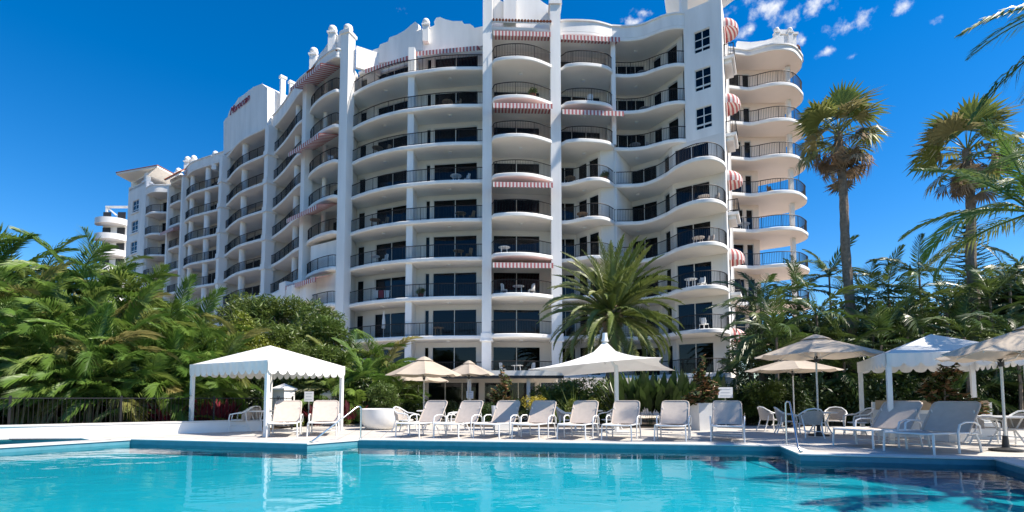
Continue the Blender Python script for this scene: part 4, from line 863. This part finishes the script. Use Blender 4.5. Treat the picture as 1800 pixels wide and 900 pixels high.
# ------------------------------------------------------------------ umbrellas
def umbrella(px, Y, rad, rim, apex, label, rot=0., n=8):
    p = at(px, 700, Y); t = thing('patio_umbrella', label, 'umbrella', (p.x, p.y, 0), rot, 'beige patio umbrellas')
    b = MB(); b.tube([(0, 0, 0), (0, 0, apex+.06)], .028, 8); b.build('pole', POLE, t, 60, world=False)
    b = MB(); b.lathe([(.30, 0), (.30, .05), (.07, .09), (.05, .35)], (0, 0, 0), 16); b.build('base', DARKP, t, 50, world=False)
    b = MB(); m_ = 7; K = 6
    for i in range(n):
        a0, a1 = 6.2832*i/n, 6.2832*(i+1)/n; base = len(b.v)
        for j in range(K+1):
            u = .13+.87*j/K
            for k in range(m_+1):
                v = k/m_; e = Vector((math.cos(a0), math.sin(a0))).lerp(Vector((math.cos(a1), math.sin(a1))), v)*rad*u*(1-.045*math.sin(math.pi*v)*u); b.v.append((e.x, e.y, apex+(rim-apex)*u**1.05-.05*math.sin(math.pi*v)*u+.012*math.sin(7*v+i)*u))
        for j in range(K):
            for k in range(m_): q = base+j*(m_+1)+k; b.f.append((q, q+m_+1, q+m_+2, q+1))
        base = len(b.v)
        for k in range(m_+1): q = Vector(b.v[base-(m_+1)+k] if k == 0 else b.v[base-(m_+1)+k]); 
    b.build('canopy', BFAB, t, 12, world=False)
    b = MB(); b.lathe([(rad*.24, apex-(apex-rim)*.17), (rad*.12, apex+.0), (.05, apex+.06)], (0, 0, 0), n); b.build('vent_cap', BFAB, t, world=False)
    rm_ = MB(); rm_.tube([(0, 0, apex-.09), (rad*.985, 0, rim-.035)], .012, 4); rme = rm_.mesh('rib', POLE); st = MB(); st.tube([(.03, 0, rim-.12), (rad*.5, 0, (apex+rim)/2-.07)], .01, 4); sme = st.mesh('strut', POLE)
    for i in range(n): link('rib', rme, t, world=False, rot=(0, 0, 6.2832*i/n)); link('strut', sme, t, world=False, rot=(0, 0, 6.2832*i/n))
    b = MB(); b.lathe([(.045, rim-.22), (.06, rim-.18), (.06, rim-.06), (.04, rim-.02)], (0, 0, 0), 10); b.build('hub', DARKP, t, 50, world=False)
    return t
umbrella(745, 23.5, 1.75, 2.26, 3.06, 'beige umbrella nearest the left cabana, largest of the left three', .2)
umbrella(735, 27.5, 1.75, 2.12, 2.75, 'beige umbrella half hidden behind the largest left umbrella', .5)
umbrella(824, 25.5, 1.30, 2.38, 3.02, 'smaller beige umbrella beside the bronze magnolia in front of the restaurant', .1)
umbrella(1437, 16.5, 1.85, 2.58, 3.2, 'large beige umbrella over the armchair table on the right', .15)
umbrella(1395, 21.4, 1.85, 2.36, 2.88, 'beige umbrella standing just behind the large right one', .4)
umbrella(1763, 11.7, 1.2, 2.14, 2.55, 'beige umbrella with its pole before the right cabana', .3)
umbrella(1835, 9.7, 1.5, 2.08, 2.62, 'nearest beige umbrella cut off by the right edge of the picture', .25)
# white sail umbrella on a side mast
t = thing('sail_umbrella', 'large white pointed sail umbrella on a thick mast behind the loungers', 'umbrella', (3.75, 18.0, 0))
o3 = Vector((3.75, 18.0, 0)); A_, D_, C_, B_ = (Vector(q)-o3 for q in ((.50, 16.0, 2.10), (4.72, 16.0, 2.48), (6.40, 20.0, 2.28), (2.05, 20.0, 2.06))); ap = Vector((3.28, 18.0, 3.0))-o3
b = MB(); K = 12
for P, Q in ((A_, D_), (D_, C_), (C_, B_), (B_, A_)):
    base = len(b.v); ctr_ = (A_+B_+C_+D_)/4
    for j in range(K+1):
        u = j/K
        for k in range(K+1):
            v = k/K; e = P.lerp(Q, v); pull = (ctr_-e)*(.16*math.sin(math.pi*v)); e = e+Vector((pull.x, pull.y, .05*math.sin(math.pi*v))); p = e.lerp(ap, u); p.z -= .12*math.sin(math.pi*u); p.z += .24*max(0, u-.84)/.16; b.v.append(tuple(p))
    for j in range(K):
        for k in range(K): q = base+j*(K+1)+k; b.f.append((q, q+1, q+K+2, q+K+1))
b.build('canopy', WFAB, t, 18, world=False)
b = MB(); b.tube([(-.10, -.1, 0), (-.10, -.1, 2.35)], .075, 12); b.build('mast', WMET, t, 60, world=False)
b = MB(); b.tube([(-.10, -.1, 2.25), (-.25, -.06, 2.5), (ap.x, ap.y, 2.72)], .05, 8); b.build('arm', WMET, t, 60, world=False)
b = MB(); b.tube([(ap.x, ap.y, 2.4), (ap.x, ap.y, 3.5)], .03, 8); b.lathe([(.13, 0), (.09, .16), (.085, .3)], (ap.x, ap.y, 3.2), 10); b.build('peak_cone', WMET, t, 60, world=False)
b = MB(); b.box((-.10, -.1, .03), (.7, .7, .06)); b.build('base_plate', WMET, t, world=False)

# ------------------------------------------------------------------ sun loungers
def sheet(b, rows, th=.014):    # rows of points -> thin solid sheet
    m_ = len(rows[0]); n = len(rows); base = len(b.v); nr = (Vector(rows[0][1])-Vector(rows[0][0])).cross(Vector(rows[1][0])-Vector(rows[0][0])).normalized()*th
    for s in (0, 1):
        for r_ in rows:
            for p in r_: b.v.append(tuple(Vector(p)-nr*s))
    o = n*m_
    for j in range(n-1):
        for k in range(m_-1): q = base+j*m_+k; b.f.append((q, q+1, q+m_+1, q+m_)); b.f.append((o+q, o+q+m_, o+q+m_+1, o+q+1))
    bd = [base+k for k in range(m_)]+[base+j*m_+m_-1 for j in range(1, n)]+[base+(n-1)*m_+k for k in range(m_-2, -1, -1)]+[base+j*m_ for j in range(n-2, 0, -1)]
    for i in range(len(bd)): a, c = bd[i], bd[(i+1) % len(bd)]; b.f.append((a, o+a, o+c, c))
def make_lounger():
    t = thing('sun_lounger', '-', 'sun lounger'); W = .37
    b = MB(); sheet(b, [[(W*x, y, .44-.035*(1-x*x)-.03*(y > .1)*y) for x in (-1, -.5, 0, .5, 1)] for y in (-.82, -.75, -.5, -.25, 0, .2, .36)]); b.build('seat_sling', SLING, t, 60, world=False)
    # back: rounded panel leaning back
    y0, z0, y1, z1 = .34, .43, .80, 1.10; b = MB(); rows = []
    for u in (0, .15, .35, .55, .75, .9, .97, 1.0):
        k = 1.0 if u < .9 else (.96 if u < .98 else .86); rows.append([(W*.97*x*k, y0+(y1-y0)*u+.03*(1-x*x)*math.sin(math.pi*u), z0+(z1-z0)*u) for x in (-1, -.5, 0, .5, 1)])
    sheet(b, rows); bk = b.build('backrest', SLING, t, 60, world=False)
    b = MB(); fr_ = [(-W, y0-.02, z0-.01), (-W, y0+(y1-y0)*.88, z0+(z1-z0)*.88), (-W*.95, y0+(y1-y0)*.97, z0+(z1-z0)*.97), (-W*.8, y1+.01, z1+.012), (W*.8, y1+.01, z1+.012), (W*.95, y0+(y1-y0)*.97, z0+(z1-z0)*.97), (W, y0+(y1-y0)*.88, z0+(z1-z0)*.88), (W, y0-.02, z0-.01)]
    b.tube(fr_, .02, 8); b.build('back_frame', SLING, bk, 60, world=False)
    b = MB(); b.tube([(-W, .36, .42), (-W, -.80, .44), (-W*.9, -.86, .43), (W*.9, -.86, .43), (W, -.80, .44), (W, .36, .42)], .022, 8); b.tube([(-W, .40, .41), (-W, .66, .40)], .022, 8); b.tube([(W, .40, .41), (W, .66, .40)], .022, 8); b.build('seat_frame', WMET, t, 60, world=False)
    for s in (-1, 1):
        b = MB(); b.tube([(s*(W+.01), -.78, .43), (s*(W+.02), -.80, .2), (s*(W+.025), -.80, 0)], .020, 8); b.build('leg', WMET, t, 60, world=False)
        b = MB(); b.tube([(s*(W+.01), .52, .42), (s*(W+.03), .60, .2), (s*(W+.03), .64, 0)], .020, 8); b.build('leg', WMET, t, 60, world=False)
        b = MB(); b.tube([(s*(W+.045), .62, .40), (s*(W+.06), .56, .58), (s*(W+.06), .40, .665), (s*(W+.06), .10, .67), (s*(W+.055), -.06, .62), (s*(W+.045), -.10, .45), (s*(W+.04), -.08, 0)], .0185, 8); b.build('armrest', WMET, t, 60, world=False)
    b = MB(); b.tube([(-W-.02, .62, .14), (W+.02, .62, .14)], .014, 6); b.tube([(-W, -.08, .13), (W, -.08, .13)], .014, 6); b.build('crossbar', WMET, t, 60, world=False)
    b = MB(); b.tube([(-W*.9, .62, .92), (-W*.9, .80, .42)], .012, 6); b.tube([(W*.9, .62, .92), (W*.9, .80, .42)], .012, 6); b.build('back_prop', WMET, t, 60, world=False)
    return t
lg = make_lounger(); first = [True]
def lounger(lpx, rpx, by, phi, label, sx=1.0, back=None):
    o = lg if first[0] else copy_tree(lg); first[0] = False
    m_ = gz((lpx+rpx)/2, by, 0); hd = Vector((math.sin(phi), math.cos(phi), 0)); o.location = (m_.x+hd.x*.80*sx, m_.y+hd.y*.80*sx, 0.0); o.rotation_euler = (0, 0, -phi); o.scale = (sx, sx, 1.0)
    tag(o, label, 'sun lounger', 'taupe sling sun loungers')
ORD = ['first', 'second', 'third', 'fourth', 'fifth', 'sixth', 'seventh', 'eighth']
for i, (a, c, y) in enumerate(((697, 735, 769.5), (763, 805, 770.5), (833, 876, 771), (901, 946, 772), (979, 1029, 773), (1057, 1110, 774.5), (1149, 1207, 775.5), (1248, 1310, 777))):
    lounger(a, c, y, R(23), '%s taupe sun lounger from the left in the long row at the pool edge' % ORD[i], 1.08)
lounger(470, 521, 769, R(-18), 'taupe sun lounger beside the front post of the left cabana', 1.1); lounger(541, 590, 767, R(-16), 'taupe sun lounger beside the left pool handrail under the cabana', 1.1)
lounger(1463, 1535, 786, R(68), 'large taupe lounger on the right, the farther of two', 1.26); lounger(1553, 1640, 796, R(66), 'large taupe lounger at the lower right, nearest the camera', 1.26)

# ------------------------------------------------------------------ armchairs and tables
def make_chair():
    t = thing('patio_armchair', '-', 'armchair')
    rail = [(-.30, -.30, .62), (-.33, -.12, .66), (-.34, .08, .67), (-.30, .24, .76), (-.18, .35, .86), (0, .39, .89), (.18, .35, .86), (.30, .24, .76), (.34, .08, .67), (.33, -.12, .66), (.30, -.30, .62)]
    b = MB(); b.tube(rail, .024, 8); b.build('arm_rail', WMET, t, 60, world=False)
    b = MB(); rows = [[(x*f, y*f-.0, .42+(z-.05-.42)*u) for x, y, z in rail[2:9]] for u, f in ((0, .80), (.35, .88), (.7, .95), (1, .99))]; sheet(b, rows, .016); b.build('backrest', WICK, t, 60, world=False)
    b = MB(); pts = [(.27*math.cos(a), .27*math.sin(a)-.02) for a in [6.283*i/14 for i in range(14)]]; b.prism(pts, .40, .44); b.build('seat', WICK, t, world=False)
    b = MB(); b.tube([(.28*math.cos(a), .28*math.sin(a)-.02, .42) for a in [6.283*i/16 for i in range(16)]], .018, 6, closed=True); b.build('seat_ring', WMET, t, 60, world=False)
    for s in (-1, 1):
        b = MB(); b.tube([(s*.30, -.30, .62), (s*.29, -.33, .45), (s*.27, -.30, .25), (s*.29, -.33, 0)], .021, 8); b.build('leg', WMET, t, 60, world=False)
        b = MB(); b.tube([(s*.30, .20, .70), (s*.25, .22, .42), (s*.24, .30, .18), (s*.27, .38, 0)], .021, 8); b.build('leg', WMET, t, 60, world=False)
    b = MB(); b.tube([(-.27, -.3, .24), (0, -.05, .2), (.27, -.3, .24)], .013, 6); b.tube([(-.24, .28, .2), (0, .05, .2), (.24, .28, .2)], .013, 6); b.build('stretcher', WMET, t, 60, world=False)
    return t
ch = make_chair(); chf = [True]
def chair(px, Y, rz, label):
    o = ch if chf[0] else copy_tree(ch); chf[0] = False; p = at(px, 700, Y); o.location = (p.x, p.y, .0); o.rotation_euler = (0, 0, rz); tag(o, label, 'armchair', 'woven patio armchairs'); return o
def make_table():
    t = thing('patio_table', '-', 'table'); b = MB(); b.lathe([(.50, .70), (.53, .715), (.53, .735), (.50, .745)], (0, 0, 0), 28); b.build('table_top', WMET, t, 40, world=False)
    for i in range(4): a = R(45)+i*R(90); c, s = math.cos(a), math.sin(a); b = MB(); b.tube([(.30*c, .30*s, .70), (.16*c, .16*s, .38), (.36*c, .36*s, 0)], .022, 8); b.build('leg', WMET, t, 60, world=False)
    b = MB(); b.tube([(.16*math.cos(6.283*i/12), .16*math.sin(6.283*i/12), .38) for i in range(12)], .014, 6, closed=True); b.build('ring', WMET, t, 60, world=False); return t
tb = make_table(); tbf = [True]
def table(px, Y, label):
    o = tb if tbf[0] else copy_tree(tb); tbf[0] = False; p = at(px, 700, Y); o.location = (p.x, p.y, 0); tag(o, label, 'table', 'white round patio tables')
chair(424, 18.6, R(-70), 'woven armchair under the cabana, nearer of the two'); chair(440, 20.1, R(-120), 'woven armchair under the cabana, behind the nearer one'); table(456, 19.0, 'round white table under the left cabana')
chair(712, 18.4, R(70), 'woven armchair behind the first lounger beside the bowl planter'); chair(805, 19.3, R(-70), 'woven armchair behind the second lounger'); table(757, 19.4, 'round white table behind the first two loungers')
chair(996, 18.6, R(80), 'woven armchair between the fourth and fifth loungers'); chair(1072, 18.8, R(-70), 'woven armchair between the fifth and sixth loungers'); table(1035, 19.6, 'round white table behind the fifth lounger')
chair(1352, 18.9, R(95), 'woven armchair at the far left of the right dining group'); chair(1383, 17.4, R(70), 'woven armchair left of the right dining table'); chair(1421, 15.7, R(172), 'woven armchair with its back to the camera in the right group'); chair(1467, 17.8, R(-35), 'woven armchair behind the table beside the large umbrella pole'); chair(1508, 16.6, R(-95), 'woven armchair at the right of the dining group, facing left'); table(1440, 17.2, 'round white table under the large right umbrella')
chair(1728, 13.6, R(60), 'woven armchair behind the large lounger at the far right'); chair(1796, 13.0, R(-60), 'woven armchair cut by the right edge of the picture'); table(1766, 13.2, 'round white table at the far right edge')

# ------------------------------------------------------------------ planters and magnolias
p = at(669, 700, 19.9); t = thing('bowl_planter', 'big round white bowl planter beside the pool handrail', 'planter', (p.x, p.y, 0))
b = MB(); b.lathe([(.42, 0), (.56, .06), (.68, .22), (.745, .48), (.76, .78), (.72, .80), (.70, .72), (.05, .70)], (0, 0, 0), 36); b.build('bowl', CONC, t, 40, world=False)
b = MB(); b.lathe([(.69, .715), (.3, .75), (.05, .76)], (0, 0, 0), 20); b.build('soil', SOIL, t, world=False)
def box_planter(px, Y, w_, h, label):
    p = at(px, 700, Y); t = thing('planter_box', label, 'planter', (p.x, p.y, 0), R(8)); b = MB(); k = .86
    b.add([(-w_/2*k, -w_/2*k, 0), (w_/2*k, -w_/2*k, 0), (w_/2*k, w_/2*k, 0), (-w_/2*k, w_/2*k, 0), (-w_/2, -w_/2, h), (w_/2, -w_/2, h), (w_/2, w_/2, h), (-w_/2, w_/2, h), (-w_/2+.05, -w_/2+.05, h), (w_/2-.05, -w_/2+.05, h), (w_/2-.05, w_/2-.05, h), (-w_/2+.05, w_/2-.05, h), (-w_/2+.05, -w_/2+.05, h-.06), (w_/2-.05, -w_/2+.05, h-.06), (w_/2-.05, w_/2-.05, h-.06), (-w_/2+.05, w_/2-.05, h-.06)],
          [(3, 2, 1, 0)]+[(i, (i+1) % 4, 4+(i+1) % 4, 4+i) for i in range(4)]+[(4+i, 4+(i+1) % 4, 8+(i+1) % 4, 8+i) for i in range(4)]+[(8+i, 8+(i+1) % 4, 12+(i+1) % 4, 12+i) for i in range(4)]); b.build('box', CONC, t, world=False)
    b = MB(); b.box((0, 0, h-.075), (w_-.11, w_-.11, .03)); b.build('soil', SOIL, t, world=False); return p
MG = []
for s in (31, 32, 33):
    r = random.Random(s); bl = [(.34*(1-z/2.4)*math.cos(z*5+s), .34*(1-z/2.4)*math.sin(z*5+s), z, .42*(1.12-z/2.2), .42*(1.12-z/2.2), .26) for z in [.25+.2*i for i in range(10)]]; MG.append(leaf_cloud(bl, 1050, .20, [MAGN, RUST], s, 'crown', 1.9, .36))
def magnolia(loc, i, label, k=1.0, fl=4):
    t = thing('magnolia', label, 'tree', loc, i*1.3); o = link('crown', MG[i], t, world=False); o.scale = (k*1.35, k*1.35, k); stem_tube([(0, 0, -.1), (.02, .01, 1*k), (0, 0, 2.1*k)], .03, .01, TRUNK, t, 'trunk', 6)
    return t
for i, (px, Y, w_, h, top, k, lb) in enumerate(((884, 19.6, .8, .92, 638, .85, 'left'), (1236, 19.4, .78, 1.02, 620, 1.0, 'mid'), (1662, 14.6, .85, .75, 598, .9, 'right'))):
    p = box_planter(px, Y, w_, h, {'left': 'square white planter behind the third lounger', 'mid': 'tapered white planter between the last two loungers of the row', 'right': 'square white planter between the two large right loungers'}[lb])
    ht = at(px, top, Y).z; magnolia((p.x, p.y, h-.08), i, {'left': 'slim bronze leaved magnolia in front of the restaurant', 'mid': 'bronze and green magnolia beside the small notice board', 'right': 'bronze magnolia in front of the right cabana'}[lb], (ht-h)/2.25)
p = at(862, 700, 20.0)
t = thing('bench', 'long white bench with tan back panel inside the right cabana', 'bench', (13.0, 15.9, 0), R(-25))
b = MB(); b.box((0, 0, .24), (3.0, .6, .48)); b.build('seat', WMET, t, world=False); b = MB(); b.box((0, .27, .78), (3.0, .12, .59)); b.build('backrest', WMET, t, world=False)
for x in (-.95, 0, .95): b = MB(); b.box((x, .19, .98), (.92, .05, .30)); b.build('back_cushion', TIMB, t, world=False)
# ------------------------------------------------------------------ pool handrails
def handrail(pts, label):
    t = thing('pool_handrail', label, 'handrail', (pts[0][0], pts[0][1], 0)); b = MB(); b.tube(pts, .022, 10); b.build('rail', STEEL, t, 60)
    for q in (pts[0], pts[-1]):
        c = MB(); c.lathe([(.05, 0), (.05, .02), (.025, .03)], (q[0], q[1], max(q[2], .034)), 12); c.build('flange', STEEL, t, 50)
a = gz(632, 774); c = gz(543, 781); k = at(632, 714, a.y)
handrail([(a.x, a.y+.1, .03), (a.x, a.y+.1, k.z-.06), (a.x-.03, a.y+.07, k.z-.01), (a.x-.09, a.y+.02, k.z-.02), (c.x+.1, c.y+.15, .12), (c.x+.02, c.y+.08, .05)], 'sloping steel handrail at the left pool corner')
a = gz(1383, 783); c = gz(1408, 799); k = at(1383, 705, a.y)
handrail([(a.x, a.y, .03), (a.x, a.y, k.z-.06), (a.x+.02, a.y-.05, k.z-.01), (a.x+.05, a.y-.12, k.z-.03), (c.x, c.y+.1, .15), (c.x+.02, c.y+.03, .05)], 'steel handrail at the right pool corner beside the large loungers')

# ------------------------------------------------------------------ things on the balconies
def bal(x, y, k): return (x, y, zl(k)+.005)
def small_table(loc, label, m=WMET):
    t = thing('balcony_table', label, 'table', loc, 0, 'balcony tables'); b = MB(); b.lathe([(.42, .69), (.45, .70), (.45, .73), (.4, .74)], (0, 0, 0), 18); b.build('table_top', m, t, world=False)
    for i in range(4): a = R(45)+R(90)*i; b = MB(); b.tube([(.3*math.cos(a), .3*math.sin(a), .69), (.33*math.cos(a), .33*math.sin(a), 0)], .03, 6); b.build('leg', m, t, world=False)
def small_chair(loc, rz, label, m=WMET):
    t = thing('balcony_chair', label, 'chair', loc, rz, 'balcony chairs'); b = MB(); b.box((0, 0, .43), (.46, .46, .05)); b.build('seat', m, t, world=False)
    b = MB(); sheet(b, [[(.23*math.cos(a)*f, .20*math.sin(a)+.05+.06*u, .5+.42*u) for a in [R(q) for q in (-10, 30, 60, 90, 120, 150, 190)]] for u, f in ((0, .9), (.5, 1.05), (1, .85))], .03); b.build('backrest', m, t, 50, world=False)
    for x in (-.2, .2):
        for y in (-.2, .2): b = MB(); b.tube([(x, y, .42), (x*1.15, y*1.15, 0)], .022, 6); b.build('leg', m, t, world=False)
small_chair(bal(6.2, 39.4, 8), R(180), 'round white chair on the second highest balcony right of the third column')
small_table(bal(.5, 38.8, 3), 'white table on the balcony below the lowest middle awning'); small_chair(bal(-.6, 38.9, 3), R(80), 'white chair left of the table below the lowest middle awning'); small_chair(bal(1.5, 38.9, 3), R(-80), 'white chair right of the table below the lowest middle awning')
small_table(bal(.4, 38.7, 1), 'white table on the lowest middle balcony above the restaurant roof'); small_chair(bal(-.7, 38.7, 1), R(80), 'white chair left of the table on the lowest middle balcony'); small_chair(bal(1.5, 38.7, 1), R(-80), 'white chair right of the table on the lowest middle balcony')
small_table(bal(-.6, 38.9, 4), 'white table on the balcony above the lowest middle awning')
TANW = mat('tan_wicker', (.30, .20, .12), .8, var=.3, scale=20)
small_table(bal(4.7, 40.3, 6), 'tan table on the wavy balcony next to the third column, sixth floor', TANW); small_table(bal(5.6, 40.0, 5), 'brown table on the wavy balcony next to the third column, fifth floor', TANW)
small_table(bal(-5.8, 40.0, 2), 'tan table on the second floor balcony left of the second column', TANW); small_chair(bal(21.8, 42.2, 6), R(30), 'chair on the right wing rounded balcony facing the sky gap', TANW); small_table(bal(19.6, 42.4, 5), 'white table on the right wing balcony, lowest clear floor')
small_chair(bal(-15.6, 42.9, 7), R(40), 'white chair on the small rounded balcony left of the tall left column'); small_chair(bal(13.6, 36.0, 2), R(20), 'white chair on the bulging right balcony near the ground')
t = thing('drying_rack', 'folding white laundry rack with coloured towels on a low left balcony', 'laundry rack', bal(-10.6, 41.2, 3)); b = MB(); b.tube([(-.8, 0, 0), (-.6, .3, .9), (-.4, 0, 0)], .015, 5); b.tube([(.8, 0, 0), (.6, .3, .9), (.4, 0, 0)], .015, 5); b.tube([(-.8, 0, .9), (.8, 0, .9)], .012, 5); b.build('frame', WMET, t, world=False)
for i, (x, m_) in enumerate(((-.5, WFAB), (-.05, SIGNR), (.4, WFAB))): b = MB(); b.box((x, .0, .6), (.4, .05, .62)); b.build('towel', m_, t, world=False)
t = thing('folded_parasol', 'closed white parasol standing on the low left balcony behind the palms', 'umbrella', bal(-10.4, 41.2, 2)); b = MB(); b.lathe([(.03, 0), (.03, .8), (.16, .85), (.13, 1.5), (.05, 2.15), (.02, 2.3)], (0, 0, 0), 10); b.build('canopy', WFAB, t, 40, world=False)
for x, y, k, lb in ((-7.2, 40.0, 3, 'potted plant in a terracotta pot on the balcony left of the second column'), (1.6, 38.3, 8, 'green potted plant on the second highest middle balcony'), (7.3, 39.4, 6, 'small potted shrub at the tip of the sixth floor wavy balcony')):
    t = thing('potted_plant', lb, 'potted plant', bal(x, y, k)); b = MB(); b.lathe([(.16, 0), (.24, .34), (.26, .38), (.20, .36)], (0, 0, 0), 14); b.build('pot', TILE, t, 40, world=False); o = link('foliage', SH['m'][0], t, world=False, loc=(0, 0, .25)); o.scale = (.3, .3, .32)
FLO = {2: 'second', 3: 'third', 4: 'fourth', 5: 'fifth', 6: 'sixth', 7: 'seventh', 8: 'eighth', 9: 'ninth'}
rb_ = random.Random(77)
for bn, bx_, by_, ks_ in (('curved bay just left of the second column', -4.6, 39.9, (4, 5, 6, 8)), ('curved bay just right of the tall left column', -10.9, 41.4, (4, 5, 7)), ('bulging bay at the right corner', 13.4, 36.5, (3, 4, 5)), ('wavy bay left of the square windows', 10.6, 40.9, (7, 8, 9))):
    for k in ks_:
        x_ = bx_+rb_.uniform(-.6, .6); m_ = rb_.choice((WMET, TANW, WICK)); w_ = {'white_metal': 'white', 'tan_wicker': 'tan', 'woven_strap': 'taupe'}[m_.name]
        small_table((x_, by_, zl(k)+.005), '%s table on %s floor, %s' % (w_, FLO[k], bn), m_); small_chair((x_+.85, by_+rb_.uniform(-.1, .2), zl(k)+.005), R(-80)+rb_.uniform(-.5, .5), '%s chair on %s floor, %s' % (w_, FLO[k], bn), m_)
